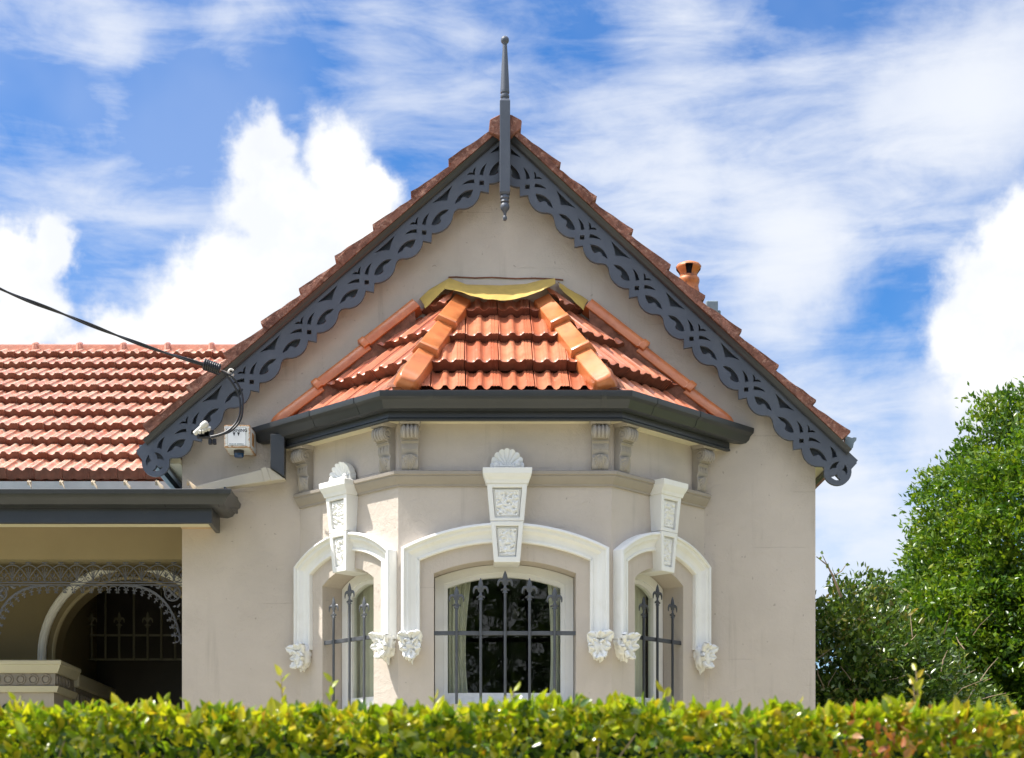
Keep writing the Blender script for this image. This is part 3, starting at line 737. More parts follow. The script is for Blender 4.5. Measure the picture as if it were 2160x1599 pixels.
# ---- scroll brackets under the eaves
def bracket_meshes():
    pr = [(0, .005), (.030, .0), (.045, .02), (.050, .05), (.046, .085), (.040, .10), (.052, .115), (.055, .14), (.050, .165), (.058, .176), (.058, .184), (.064, .188), (.068, .196)]
    for i in range(9):
        a = R(-60 + i * 170 / 8); pr.append((.066 + .044 * math.cos(a), .232 + .042 * math.sin(a)))
    pr += [(.04, .280), (0, .280)]
    body = MB(); h_ = .052
    n = len(pr)
    body.prism([(-a, b) for a, b in pr], [], lambda u, v, h: (h, u, v), -h_, h_)
    cap = MB(); cap.hexa([(-.058, -.105, .276), (.058, -.105, .276), (.058, 0, .276), (-.058, 0, .276), (-.070, -.128, .304), (.070, -.128, .304), (.070, 0, .304), (-.070, 0, .304)])
    rid = MB()
    for x in (-.036, -.012, .012, .036):      # reeds over the scroll
        pts = []
        for i in range(10):
            a = R(-55 + i * 150 / 9); pts.append((x, -(.066 + .044 * math.cos(a)), .232 + .042 * math.sin(a)))
        rid.tube(pts, .0105, 6)
    rid.box(-.054, .054, -.066, -.03, .176, .182); rid.box(-.054, .054, -.070, -.03, .188, .1945)
    for x in (-.03, 0, .03): rid.box(x - .004, x + .004, -.0575, -.04, .128, .160)
    for sx in (-1, 1):                          # scroll eyes on the cheeks
        Mx = Matrix.Translation((sx * .053, -.066, .232)) @ Matrix.Rotation(R(90), 4, 'Y')
        rid.lathe([(.0, .006 * sx), (.010, .006 * sx), (.012, 0), (.020, 0), (.022, .004 * sx), (.030, .004 * sx), (.033, 0)], 14, Mx)
    sh = MB()
    def shell(u, v):
        a = R(-82 + 164 * u); rr = .085 * v
        flute = (1 - abs(math.cos(u * math.pi * 9))) if True else 0
        x = math.sin(a) * rr * .62; z = .098 - math.cos(a) * rr * 1.12
        y = -.052 - .016 * math.sin(math.pi * min(1, v * .75 + .2)) + .022 * v * v - .007 * flute * v
        return (x, y, z)
    sh.grid(shell, 54, 8)
    return (body.mesh('bracket', M_bracket, smooth=35, bevel=.002), cap.mesh('cap', M_bracket, smooth=0, bevel=.003), rid.mesh('reeding', M_bracket, smooth=40), sh.mesh('shell', M_bracket, smooth=50, closed=False))
bm_, cm_, rm_, sm_ = bracket_meshes()
for k, xs in ((0, (-FW[0] + .075, FW[0] - .075)), (-1, (-FW[-1] + .085, FW[-1] - .078)), (1, (-FW[1] + .078, FW[1] - .085))):
    for x in xs:
        Mw = FACES[k] @ Matrix.Translation((x, 0, 3.875))
        b = place('bracket', bm_, house, Mw); place('cap', cm_, b, Mw); place('reeding', rm_, b, Mw); place('shell', sm_, b, Mw)

# ---- window surrounds, keystones and carved leaf stops
def petal(mb, Mx, L, Wd, cup, curl):
    def f(u, v):
        x = (u - .5) * 2; wv = Wd * (math.sin(math.pi * (v * .82 + .12)) ** .7)
        ruff = .10 * math.sin(u * 9 + v * 5)
        return Mx @ Vector((x * wv, -cup * (x * x) * .8 - curl * v * v + .004 * math.sin(u * 11 + v * 3), v * L * (1 + ruff * v)))
    mb.grid(f, 6, 6)
def corbel(seed):
    r = random.Random(seed); mb = MB()
    def lump(u, v):
        a = 2 * math.pi * u; e = math.pi * v
        q = Vector((math.sin(e) * math.cos(a), math.sin(e) * math.sin(a), math.cos(e)))
        taper = .74 + .40 * q.z
        n1 = noise.noise(q * 2.1 + Vector((seed * 5, 0, 0))); n2 = abs(noise.noise(q * 3.6 + Vector((0, seed * 3, 1))))
        lobes = .16 * math.cos(a * 5 + seed) * math.sin(e)
        k = 1 + .26 * n1 + .50 * (n2 - .2) + lobes
        return Vector((q.x * .074 * taper * k, q.y * .058 * k - .002, q.z * .078 * k - .055))
    mb.grid(lump, 40, 26)
    for ang, L, wd, z in ((-60, .070, .034, .006), (60, .070, .036, .006), (0, .044, .034, .012), (-108, .050, .028, -.03), (108, .052, .028, -.03), (-30, .05, .024, -.03), (28, .05, .024, -.035), (165, .056, .030, -.06), (200, .054, .028, -.065)):
        a = R(ang + r.uniform(-12, 12)); L *= r.uniform(.9, 1.08); tw_ = r.uniform(-.5, .5)
        Mx = Matrix.Translation((math.sin(a) * .02, -.040 + r.uniform(-.010, .006), z - .014)) @ Matrix.Rotation(a, 4, 'Y') @ Matrix.Rotation(R(r.uniform(4, 22)), 4, 'X')
        def lobe(u, v, Mx=Mx, L=L, wd=wd, tw_=tw_):
            th = 2 * math.pi * u; w = wd * math.sin(math.pi * min(1, v * .93 + .06)) ** .65 * (1 + .16 * math.sin(v * 17))
            x = math.cos(th) * w; y = math.sin(th) * .017 * (1 if math.sin(th) > 0 else 1 - .9 * math.exp(-(math.cos(th) / .22) ** 2))
            return Mx @ Vector((x, y - .016 * v * v + tw_ * x * v, v * L))
        mb.grid(lobe, 16, 10)
    return mb.mesh('leaf_stop', M_white, smooth=70, closed=False)
corbels = [corbel(s) for s in (1, 2, 3, 4)]
for k, Mf in FACES.items():
    tw, tz, ts = TRIM[k]
    path = [(-tw, 2.835)] + arc_pts(-tw, tw, tz, ts, 20) + [(tw, 2.835)]
    prof = [(0, .01), (0, -.062), (.006, -.072), (.016, -.075), (.022, -.070), (.024, -.058), (.032, -.055), (.044, -.055), (.050, -.048), (.062, -.034), (.078, -.026), (.096, -.024), (.100, -.030), (.112, -.030), (.116, -.024), (.116, .01)]
    mb = MB(); mb.sweep(path, prof, XZ); surround = mb.build('window_surround', M_white, house, Mf, smooth=22)
    for i, sx in enumerate((-1, 1)):
        Mw = Mf @ Matrix.Translation((sx * (tw - .06), -.03, 2.835))
        Mw = Mw @ Matrix.Scale(1.06 if k == 0 else 1.0, 4)
        place('leaf_stop', corbels[(i + 2 * (k + 1)) % 4], surround, Mw)
    # keystone in two tapered blocks with sunk carved panels
    # half widths / heights measured on the front window
    kx = .012 if k == 0 else 0.0; sc_ = 1.0 if k == 0 else .83
    def block(z0, z1, a0, a1, y0, y1, px_, pz0, pz1, name, par):
        m_ = MB()
        fnk = lambda u, v, h: (kx + u, h, v)
        fr_ = lambda z: a0 + (a1 - a0) * (z - z0) / (z1 - z0)
        hole = [(-fr_(pz0) + px_, pz0), (fr_(pz0) - px_, pz0), (fr_(pz1) - px_, pz1), (-fr_(pz1) + px_, pz1)]
        yt = lambda z: y0 + (y1 - y0) * (z - z0) / (z1 - z0)
        m_.prism([(-a0, z0), (a0, z0), (a1, z1), (-a1, z1)], [hole], lambda u, v, h: (kx + u, h if h > -.02 else yt(v), v), -.05, .12 if z0 < 3.4 else .02)
        b = m_.build(name, M_white, par, Mf, smooth=0, bevel=.0025)
        cx_ = [(q[0] * 1.02, q[1]) for q in hole]
        m2 = MB(); r = random.Random(int(z0 * 100) + k)
        def pan(u, v):
            z = pz0 + .004 + (pz1 - pz0 - .008) * v; hwid = fr_(z) - px_ - .003
            x = (u - .5) * 2 * hwid
            e = min(u, 1 - u, v, 1 - v)
            y = yt(z) + .020
            if e > .10:
                n1 = noise.noise(Vector((x * 62 + k * 9, z * 62, 3.1))); n2 = noise.noise(Vector((x * 120, z * 120, 7.7)))
                y -= .012 - .024 * max(0, n1 + .12) - .004 * n2
            elif e > .06: y -= .010
            return (kx + x, y, z)
        m2.grid(pan, 26, 44 if pz1 - pz0 > .15 else 34); m2.build('carved_panel', M_white, b, Mf, smooth=50, closed=False)
        return b
    up = block(3.556, 3.785, .104 * sc_, .124 * sc_, -.082, -.098, .030, 3.576, 3.760, 'keystone', house)
    block(3.302, 3.553, .080 * sc_, .101 * sc_, -.070, -.084, .028, 3.335, 3.525, 'lower_block', up)
    mb = MB(); c0, c1 = .124 * sc_, .150 * sc_
    vs_ = []
    lv = [(3.785, c0 + .006, -.104), (3.792, c0 + .008, -.106), (3.806, c0 + .012, -.110), (3.830, c1 - .004, -.128), (3.836, c1 - .002, -.130), (3.840, c1, -.133), (3.872, c1 + .002, -.136), (3.876, c1 - .002, -.130)]
    for z, a, y in lv: vs_ += [(kx - a, y, z), (kx + a, y, z), (kx + a, .01, z), (kx - a, .01, z)]
    fs_ = [(0, 3, 2, 1), tuple(4 * (len(lv) - 1) + i for i in range(4))]
    for i in range(len(lv) - 1):
        for j in range(4): fs_.append((4 * i + j, 4 * i + (j + 1) % 4, 4 * i + 4 + (j + 1) % 4, 4 * i + 4 + j))
    mb.add(vs_, fs_); cp = mb.build('keystone_cap', M_white, up, Mf, smooth=20)
    if k < 1:          # the shell on the right-hand keystone is missing
        mb = MB()
        def scal(u, v):
            a = R(-96 + 192 * u); fl = 1 - abs(math.sin(u * math.pi * 9)) ** .7; rr = .099 * v * (1 + .07 * (1 - fl) * v)
            x = math.sin(a) * rr; z = 3.893 + math.cos(a) * rr * 1.08
            y = -.050 + .022 * v - .030 * v * v - .013 * (1 - fl) * v
            return (kx + x, y, z)
        mb.grid(scal, 54, 10)
        mb.grid(lambda u, v: (scal(u, 1 - v * .0)[0], scal(u, 1)[1] + .05 * v, scal(u, 1)[2]), 54, 1)
        mb.box(kx - .082, kx + .082, -.075, -.01, 3.875, 3.893)
        for i in range(11): mb.ball((kx - .07 + i * .014, -.082, 3.896), .0085, 6)
        for sx in (-1, 1): mb.ball((kx + sx * .066, -.078, 3.905), .017, 8)
        mb.build('shell_crest', M_white, up, Mf, smooth=50, closed=False)

# ---- iron window grilles
def fleur():
    mb = MB()
    mb.lathe([(.011, 0), (.017, .002), (.017, .006), (.010, .012), (.008, .020), (.014, .026), (.014, .031), (.008, .035), (.009, .050), (.012, .066), (.0165, .084), (.0165, .096), (.011, .118), (.001, .140)], 10, Matrix.Diagonal((1, .55, 1, 1)))
    for sx in (-1, 1):
        pts = []; rr = []
        for i in range(9):
            t = i / 8; a = R(-20 + 215 * t)
            pts.append((sx * (.026 - .0185 * math.cos(a)), 0, .060 + .021 * math.sin(a) - (.012 * max(0, t - .7) / .3)))
            rr.append(.0075 + .005 * math.sin(math.pi * t) - .004 * t)
        mb.tube(pts, rr, 6, flat=.65)
        pts = [(sx * .004, 0, .010), (sx * .013, 0, .021), (sx * .021, 0, .021), (sx * .024, 0, .014)]
        mb.tube(pts, [.004, .006, .006, .004], 6)
    return mb
def grille(k, bars, rail_z, m):
    Mf = FACES[k]; ow = OPEN[k][0]
    mb = MB(); mb.box(-ow - .002, ow + .002, .016, .030, rail_z - .013, rail_z + .013)
    g = mb.build('window_grille', m, house, Mf, smooth=0, bevel=.002)
    fm = fleur().mesh('finial_head', m, smooth=50)
    tb = {}
    for x, tip in bars:
        mb = MB(); mb.lathe([(.0088, SILL - .06), (.0088, tip - .138)], 10, Matrix.Translation((x, .010, 0)))
        b = mb.build('bar', m, g, Mf, smooth=60)
        place('finial_head', fm, b, Mf @ Matrix.Translation((x, .010, tip - .140)))
grille(0, [(PX(963, 10.01) - .266, 3.166), (PX(1014, 10.01) - .266, 3.218), (PX(1065.5, 10.01) - .266, 3.263), (PX(1117, 10.01) - .266, 3.217), (PX(1170, 10.01) - .266, 3.162)], 2.874, M_iron)
grille(-1, [(-.150, 3.166), (0.008, 3.240), (.150, 3.138)], 2.874, M_iron)
grille(1, [(-.150, 3.138), (-.008, 3.232), (.150, 3.166)], 2.874, M_irond)

# ------------------------------------------------------------------ roof tiles
TWID, TLEN = .2135, .405
def tile_profile():
    return [(0, .012), (.005, .015), (.009, .009), (.022, .003), (.045, .0015), (.060, .006), (.070, .016), (.076, .0195), (.092, .0195), (.099, .016), (.110, .005), (.126, .001), (.142, .006), (.152, .0155), (.158, .017), (.166, .017), (.168, .0145), (.171, .0145), (.173, .017), (.183, .017), (.185, .0145), (.188, .0145), (.190, .017), (.2065, .0165), (.2095, .010)]
def tile_mb(seed=0):
    r = random.Random(seed); mb = MB(); pf = [(x, h * 1.22) for x, h in tile_profile()]; n = len(pf)
    vs_ = []
    jig = [r.uniform(-.0012, .0012) for _ in pf]
    ys = (0.0, .002, .05, TLEN)
    for i, y in enumerate(ys):
        t = y / TLEN
        for j, (x, h) in enumerate(pf):
            sharp = h if t < .3 else h
            vs_.append((x, y + (jig[j] if i < 2 else 0), .064 * (1 - t) + .004 * t + sharp - (.0015 if i == 0 else 0)))
    for x, h in pf: vs_.append((x, .010, -.002 + max(0, h - .012) * .6))
    for x, h in pf: vs_.append((x, TLEN, -.012))
    fs_ = []
    for a in range(3):
        for j in range(n - 1): fs_.append((a * n + j, a * n + j + 1, (a + 1) * n + j + 1, (a + 1) * n + j))
    for j in range(n - 1): fs_.append((4 * n + j, 4 * n + j + 1, j + 1, j))
    for j in range(n - 1): fs_.append((5 * n + j, 5 * n + j + 1, 4 * n + j + 1, 4 * n + j))
    for j in (0, n - 1): fs_.append((j, n + j, 2 * n + j, 3 * n + j, 5 * n + j, 4 * n + j))
    mb.add(vs_, fs_); return mb
def slope_matrix(origin, xdir, updir):
    x = xdir.normalized(); y = updir.normalized(); z = x.cross(y).normalized()
    m = Matrix.Identity(4)
    for i, v in enumerate((x, y, z)):
        for r in range(3): m[r][i] = v[r]
    m.translation = origin; return m

# ---- bay roof
EY, EZ, SL = 9.80, 4.272, .953
EL, ER = -.385, .915
TH = math.atan(SL); RUN = YW - EY
tz = EZ + SL * RUN
g22 = math.tan(R(22.5))
hipL0, hipL1 = Vector((EL, EY, EZ)), Vector((EL + g22 * RUN, YW, tz))
hipR0, hipR1 = Vector((ER, EY, EZ)), Vector((ER - g22 * RUN, YW, tz))
abL = Vector((EL - RUN, YW, EZ)); abR = Vector((ER + RUN, YW, EZ))
dz = Vector((0, 0, -.03))
mb = MB(); mb.add([hipL0 + dz, hipR0 + dz, hipR1 + dz, hipL1 + dz, abL + dz, abR + dz], [(0, 1, 2, 3), (4, 0, 3), (1, 5, 2)])
deck = mb.build('bay_roof', M_mortar, house, Matrix.Identity(4), smooth=0, closed=False)
def cut_fn(planes, mw_inv=None):
    def f(bm):
        for co, no in planes:
            g = bm.verts[:] + bm.edges[:] + bm.faces[:]
            bmesh.ops.bisect_plane(bm, geom=g, plane_co=co, plane_no=no, clear_outer=True)
    return f
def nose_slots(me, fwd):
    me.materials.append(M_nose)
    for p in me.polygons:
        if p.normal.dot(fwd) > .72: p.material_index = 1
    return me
def tile_course(origin, xdir, updir, count, x0, n_courses, planes, stagger, material, gauge, parent):
    up = updir.normalized(); hz_ = Vector((up.x, up.y, 0)).normalized(); eavep = (origin + hz_ * .026, -hz_)   # first course trimmed at the gutter
    nrm = xdir.normalized().cross(up)
    for c in range(n_courses):
        for i in range(count):
            o = origin + up * (gauge * c) + xdir.normalized() * (x0 + (i + (stagger[c % len(stagger)])) * TWID)
            o = o + up * (rnd.uniform(-.004, .004) - (.052 if c == 0 else 0)) - nrm * (.016 if c == 0 else 0)
            Mx = slope_matrix(o, xdir, updir) @ Matrix.Rotation(R(rnd.uniform(-.5, .5)), 4, 'Z') @ Matrix.Rotation(R(rnd.uniform(-.4, .4)), 4, 'Y')
            t = tile_mb(rnd.randint(0, 9999)); t.v = [Mx @ v for v in t.v]
            me = t.mesh('roof_tile', material, smooth=38, cut=cut_fn(planes + ([eavep] if c == 0 else [])))
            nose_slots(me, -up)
            if len(me.vertices) < 12: bpy.data.meshes.remove(me); continue
            link(bpy.data.objects.new('roof_tile', me), parent, Matrix.Identity(4))
GA = .257 / math.cos(TH)
nL = Vector((-(YW - EY), g22 * RUN, 0)).normalized()         # outward across left hip (towards -x)
nR = Vector(((YW - EY), g22 * RUN, 0)).normalized()
wallp = (Vector((0, YW - .012, 0)), Vector((0, 1, 0)))
upF = Vector((0, math.cos(TH), math.sin(TH)))
# phase so that a joint falls where the photograph shows it
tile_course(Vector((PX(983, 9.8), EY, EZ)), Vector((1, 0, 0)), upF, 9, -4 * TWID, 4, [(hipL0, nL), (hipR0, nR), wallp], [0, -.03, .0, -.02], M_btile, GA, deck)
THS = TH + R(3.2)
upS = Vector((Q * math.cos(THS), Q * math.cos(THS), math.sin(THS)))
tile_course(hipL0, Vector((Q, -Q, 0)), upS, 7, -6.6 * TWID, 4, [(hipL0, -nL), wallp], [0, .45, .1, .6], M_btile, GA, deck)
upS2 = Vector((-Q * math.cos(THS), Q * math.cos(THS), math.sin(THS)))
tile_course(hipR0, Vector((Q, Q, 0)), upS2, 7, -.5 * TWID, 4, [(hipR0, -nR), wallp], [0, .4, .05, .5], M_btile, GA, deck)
def hip_cap(p0, p1, cdir_, prof, name, parent, material, nose=False, lift=(.018, .004), ext=0.0):
    h = (p1 - p0); L = h.length; h.normalize()
    c = (cdir_ - h * cdir_.dot(h)).normalized(); n = c.cross(h).normalized()
    if n.z < 0: n = -n
    mb = MB(); rows = []
    if nose: ts = [(-.062, .62, -.016), (-.050, .80, -.008), (-.022, .95, -.002), (.02, 1.0, 0.0), (.06, 1.02, 0)]
    else: ts = [(-.004, 1.07, .004), (.0, 1.09, .008), (.040, 1.09, .008), (.046, 1.02, 0.0)]
    ts += [(L * .6, 1.0, 0), (L + .03, .94, 0)]
    for t, s_, dn in ts:
        lf = lift[0] + (lift[1] - lift[0]) * max(0, min(1, t / L))
        rows.append([p0 + h * t + c * (a * s_) + n * ((b + dn if b > 0 else b) + lf) for a, b in prof])
    m = len(prof); vs_ = [q for r in rows for q in r]; fs_ = []
    for i in range(len(rows) - 1):
        for j in range(m): fs_.append((i * m + j, i * m + (j + 1) % m, (i + 1) * m + (j + 1) % m, (i + 1) * m + j))
    fs_ += [tuple(range(m)), tuple(len(vs_) - m + j for j in reversed(range(m)))]
    mb.add(vs_, fs_); return mb.build(name, material, parent, Matrix.Identity(4), smooth=30, bevel=.004)
PROF = [(-.084, -.08), (-.080, -.01), (-.056, .050), (.056, .050), (.080, -.01), (.084, -.08)]
def lerp(a, b, t): return a + (b - a) * t
def mortar_strip(p0, p1, cdir_, w0, w1, hgt, seed):
    h = (p1 - p0); L = h.length; h.normalize(); c = (cdir_ - h * cdir_.dot(h)).normalized(); n = c.cross(h).normalized()
    if n.z < 0: n = -n
    mb = MB()
    def f(u, v):
        a = w0 + (w1 - w0) * v; q = p0 + h * (u * L) + c * a + n * (hgt * (1 - abs(2 * v - 1) ** 3))
        nn = noise.noise_vector(q * 26 + Vector((seed, 0, 0))); return q + nn * .012
    mb.grid(f, 44, 8); mb.build('mortar_bedding', M_mortar, deck, Matrix.Identity(4), smooth=60, closed=False)
for (a, b, cd) in ((hipL0, hipL1, Vector((1, .41, 0))), (hipR0, hipR1, Vector((1, -.41, 0)))):
    mortar_strip(lerp(a, b, .03), b, cd, -.108, .108, .050, a.x)
    for i, (t0, t1) in enumerate(((.085, .37), (.37, .68), (.68, .97))):
        hip_cap(lerp(a, b, t0), lerp(a, b, t1), cd, PROF, 'hip_cap', deck, M_hip, nose=(i == 0), lift=(.082, .052))
PROFA = [(-.02, -.02), (-.02, .070), (.004, .082), (.074, .076), (.094, .042), (.096, .004)]
for (sg, x0_, x1_, ts) in ((-1, EL - RUN + .03, EL + .085, ((.075, .33), (.33, .66), (.66, 1.0))), (1, ER + RUN - .03, ER - .085, ((.075, .31), (.31, .64), (.64, 1.0)))):
    a2 = Vector((x0_, YW - .02, 4.250)); b2 = Vector((x1_, YW - .02, 4.250 + .885 * abs(x1_ - x0_)))
    hv = b2 - a2
    mb = MB()
    def skirt(u, v, a2=a2, hv=hv, sg=sg):
        q = a2 + hv * (.17 + u * .82); off = .078 + .035 * v
        q = q + Vector((0, -off, .055 - (.20 + .16 * u) * v)); return q + noise.noise_vector(q * 24 + Vector((sg * 3, 0, 0))) * .012
    mb.grid(skirt, 44, 6); mb.build('mortar_bedding', M_mortar, deck, Matrix.Identity(4), smooth=60, closed=False)
    for i, (t0, t1) in enumerate(ts):
        hip_cap(lerp(a2, b2, t0), lerp(a2, b2, t1), Vector((0, -1, 0)), PROFA, 'abutment_cap', deck, M_hip, nose=(i == 0), lift=(.026, .0))
# yellow flashing draped along the top
upr = [(884, 631), (905, 611), (948, 586), (984, 600), (1056, 602), (1109, 599), (1144, 590), (1170, 587)]
lwr = [(897, 651), (912, 636), (938, 608), (979, 618), (1021, 631), (1074, 634), (1127, 620), (1172, 598)]
yl = [10.56, 10.55, 10.52, 10.50, 10.47, 10.47, 10.50, 10.52]
mb = MB(); rows = [[], [], [], []]
NS = 6
U = []; Lw = []
for i in range(len(upr) - 1):
    for q in range(NS if i < len(upr) - 2 else NS + 1):
        f = q / NS
        U.append(lerp(P(*upr[i], YW - .006), P(*upr[i + 1], YW - .006), f)); Lw.append(lerp(P(*lwr[i], yl[i]), P(*lwr[i + 1], yl[i + 1]), f))
n = len(U); vs_ = []
for v in range(5):
    f = v / 4
    for i in range(n):
        q = lerp(U[i], Lw[i], f); q.z += .028 * math.sin(math.pi * f) * .6; nn = noise.noise_vector(q * 17)
        if v: q += nn * .007
        vs_.append(q)
mb.add(vs_, [(v * n + i, v * n + i + 1, (v + 1) * n + i + 1, (v + 1) * n + i) for v in range(4) for i in range(n - 1)])
fl = mb.build('flashing', M_flash, house, Matrix.Identity(4), smooth=50, closed=False)
mb = MB()
def flap(u, v):
    a = lerp(P(1176, 596, YW - .008), P(1243, 634, YW - .008), u); b = lerp(P(1180, 606, 10.60), P(1230, 654, 10.55), u)
    q = lerp(a, b, v); q.z += .018 * math.sin(math.pi * v); return q + noise.noise_vector(q * 20) * .007
mb.grid(flap, 10, 4); mb.build('flashing_flap', M_flash, fl, Matrix.Identity(4), smooth=50, closed=False)

# ---- main roof behind, left of the gable
MY0, MZ0 = 12.19, 4.315; MTH = R(30); MUP = Vector((0, math.cos(MTH), math.sin(MTH)))
MLEN = 4.02
mtop = Vector((0, MY0, MZ0)) + MUP * MLEN
mb = MB(); mb.add([(-7, MY0, MZ0 - .03), (2.2, MY0, MZ0 - .03), (2.2, mtop.y, mtop.z - .03), (-7, mtop.y, mtop.z - .03), (-7, mtop.y + 3.5, MZ0 - .03), (2.2, mtop.y + 3.5, MZ0 - .03)], [(0, 1, 2, 3), (3, 2, 5, 4)])
mdeck = mb.build('main_roof', M_mtile, house, Matrix.Identity(4), smooth=0, closed=False)
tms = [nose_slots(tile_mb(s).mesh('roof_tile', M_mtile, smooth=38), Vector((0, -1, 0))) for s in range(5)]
ng = 9.6; MG = MLEN / 9.75
for c in range(10):
    for i in range(17):
        x = -4.93 + (i + (.0 if c % 2 == 0 else .03)) * .2105 + c * .0
        if c == 0 and x < -4.0: continue
        o = Vector((x, MY0, MZ0)) + MUP * (c * MG + rnd.uniform(-.006, .006))
        Mx = slope_matrix(o, Vector((1, 0, 0)), MUP) @ Matrix.Rotation(R(rnd.uniform(-.8, .8)), 4, 'Z') @ Matrix.Rotation(R(rnd.uniform(-.7, .7)), 4, 'Y') @ Matrix.Diagonal((.985, 1.16, 1.12, 1))
        place('roof_tile', rnd.choice(tms), mdeck, Mx)
mb = MB(); mb.grid(lambda u, v: Vector((-6 + 5.5 * u, mtop.y - .16 + .16 * v, mtop.z - .10 + .13 * v)) + noise.noise_vector(Vector((u * 90, v * 3, 2))) * .010, 130, 3)
mb.build('ridge_bedding', M_ridge, mdeck, Matrix.Identity(4), smooth=60, closed=False)
for i in range(13):
    x = PX(454, mtop.y) - .427 * (10 - i) - .427
    pr = [(0.0, .09), (.10, .045), (.125, -.03)]
    mb = MB(); rows = []
    for t, s_ in ((0, 1.0), (.375, .98), (.38, 1.22), (.40, 1.30), (.42, 1.22), (.432, 1.0)):
        rows.append([Vector((x + t, mtop.y + a * s_ * sg_, mtop.z + .02 + b * s_)) for a, b, sg_ in ((.125, -.04, -1), (.105, .03, -1), (.045, .058, -1), (.045, .058, 1), (.105, .03, 1), (.125, -.04, 1))])
    m = 6; vs_ = [q for r in rows for q in r]
    mb.add(vs_, [(a * m + j, a * m + j + 1, (a + 1) * m + j + 1, (a + 1) * m + j) for a in range(len(rows) - 1) for j in range(m - 1)])
    mb.build('ridge_tile', M_ridge, mdeck, Matrix.Identity(4), smooth=40, closed=False)
# main roof gutter
mb = MB(); gpm = [(0, .06), (0, -.06), (.06, -.06), (.10, -.03), (.11, .02), (.12, .065), (.112, .065), (.10, .02), (.09, -.02), (.06, -.05), (.01, -.05), (.01, .06)]
mb.sweep([(-7, MY0 - .0), (PX(387, 12.1), MY0 - .0)], [(a, 4.212 + b) for a, b in gpm], PL2)
mb.build('main_gutter', M_gutter_light, house, Matrix.Identity(4), smooth=30)

# ---- chimney pot and vent behind the gable
CYp = 14.0; cxp = PX(1452.5, CYp); cs = CYp / FPX / 11.42
cz = lambda c: PZ(540 + c / 11.42, CYp)
prof = [(0, cz(125)), (50 * cs, cz(125)), (55 * cs, cz(148)), (170 * cs, cz(170)), (270 * cs, cz(215)), (305 * cs, cz(265)), (308 * cs, cz(300)), (290 * cs, cz(330)),
        (245 * cs, cz(390)), (215 * cs, cz(440)), (206 * cs, cz(480)), (210 * cs, cz(515)), (245 * cs, cz(540)), (260 * cs, cz(575)), (262 * cs, cz(620)), (250 * cs, cz(670)), (238 * cs, cz(700)), (236 * cs, cz(740)), (245 * cs, cz(800)), (270 * cs, cz(900)), (305 * cs, cz(1010)), (320 * cs, cz(1090)), (330 * cs, cz(1300))]
stack = MB(); stack.box(cxp - .17, cxp + .17, CYp - .17, CYp + .17, 3.8, PZ(668, CYp)); stk = stack.build('chimney', M_wall, house, Matrix.Identity(4), smooth=0)
mb = MB(); mb.lathe(prof, 32, Matrix.Translation((cxp, CYp, 0)) @ Matrix.Rotation(R(-90 - 11), 4, 'Z'), skip=lambda i, j: 5 <= j <= 9 and (i % 8) in (7, 0, 1))
pot = mb.build('chimney_pot', M_pot, stk, Matrix.Identity(4), smooth=40, closed=False)
mb = MB(); mb.lathe([(.01, cz(200)), (150 * cs, cz(230)), (150 * cs, cz(520))], 20, Matrix.Translation((cxp, CYp, 0))); mb.build('flue', M_soot, stk, Matrix.Identity(4), smooth=40, closed=False)
vx0, vx1 = PX(1486, 14.6), PX(1511, 14.6)
mb = MB(); mb.box(vx0, vx1, 14.5, 14.72, 5.2, PZ(641.5, 14.6)); mb.box(vx0 + .02, vx1 + .03, 14.53, 14.75, 5.2, PZ(659, 14.6)); mb.build('roof_vent', M_lead, house, Matrix.Identity(4), smooth=0, bevel=.008)

# ------------------------------------------------------------------ verandah
VX = -7.0
BX = XL - .003; VBY = 11.15
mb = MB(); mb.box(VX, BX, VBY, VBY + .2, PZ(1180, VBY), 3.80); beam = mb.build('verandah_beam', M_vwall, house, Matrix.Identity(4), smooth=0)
# fascia box, soffit, gutter
FXE = -1.612
mb = MB(); mb.box(VX, FXE, 10.335, 10.365, 3.622, 3.80); mb.box(FXE - .03, FXE, 10.366, YW - .002, 3.622, 3.80); mb.build('verandah_fascia', M_gutter, house, Matrix.Identity(4), smooth=0, bevel=.003)
mb = MB(); mb.box(VX, FXE - .031, 10.366, 10.515, 3.632, 3.79); mb.build('verandah_soffit', M_cream, house, Matrix.Identity(4), smooth=0)
mb = MB(); mb.box(VX, BX, 10.516, VBY - .001, 3.76, 3.79); mb.box(BX + .004, FXE - .031, 10.516, YW - .002, 3.65, 3.79); mb.build('eave_lining', M_tan, house, Matrix.Identity(4), smooth=0)
mb = MB(); mb.box(VX - .2, VX, 10.4, 12.2, 0, 3.7); mb.build('side_wall', M_wall, house, Matrix.Identity(4), smooth=0)  # unseen end wall, added to keep light out of the verandah
gz = 3.815
vg = [(.0, gz - .005), (.0, gz - .095), (.05, gz - .10), (.085, gz - .088), (.105, gz - .06), (.115, gz - .045), (.135, gz - .03), (.140, gz - .004), (.136, gz), (.130, gz - .006), (.128, gz - .026), (.108, gz - .038), (.095, gz - .06), (.08, gz - .08), (.05, gz - .09), (.008, gz - .088), (.008, gz - .005)]
mb = MB(); mb.sweep([(VX, 10.335), (FXE + .004, 10.335), (FXE + .004, YW - .03)], vg, PL2); vgo = mb.build('verandah_gutter', M_gutter, house, Matrix.Identity(4), smooth=30)
for px in (344, 458):
    x = PX(px, 10.2); mb = MB()
    vs_ = []; pr = [(10.335 - o - .003, z) for o, z in vg[2:9]]
    for xx in (x - .004, x + .004): vs_ += [(xx, y, z) for y, z in pr]
    n_ = len(pr); mb.add(vs_, [(i, i + 1, n_ + i + 1, n_ + i) for i in range(n_ - 1)]); mb.build('gutter_joint', M_gutter, vgo, Matrix.Identity(4), smooth=30, closed=False)
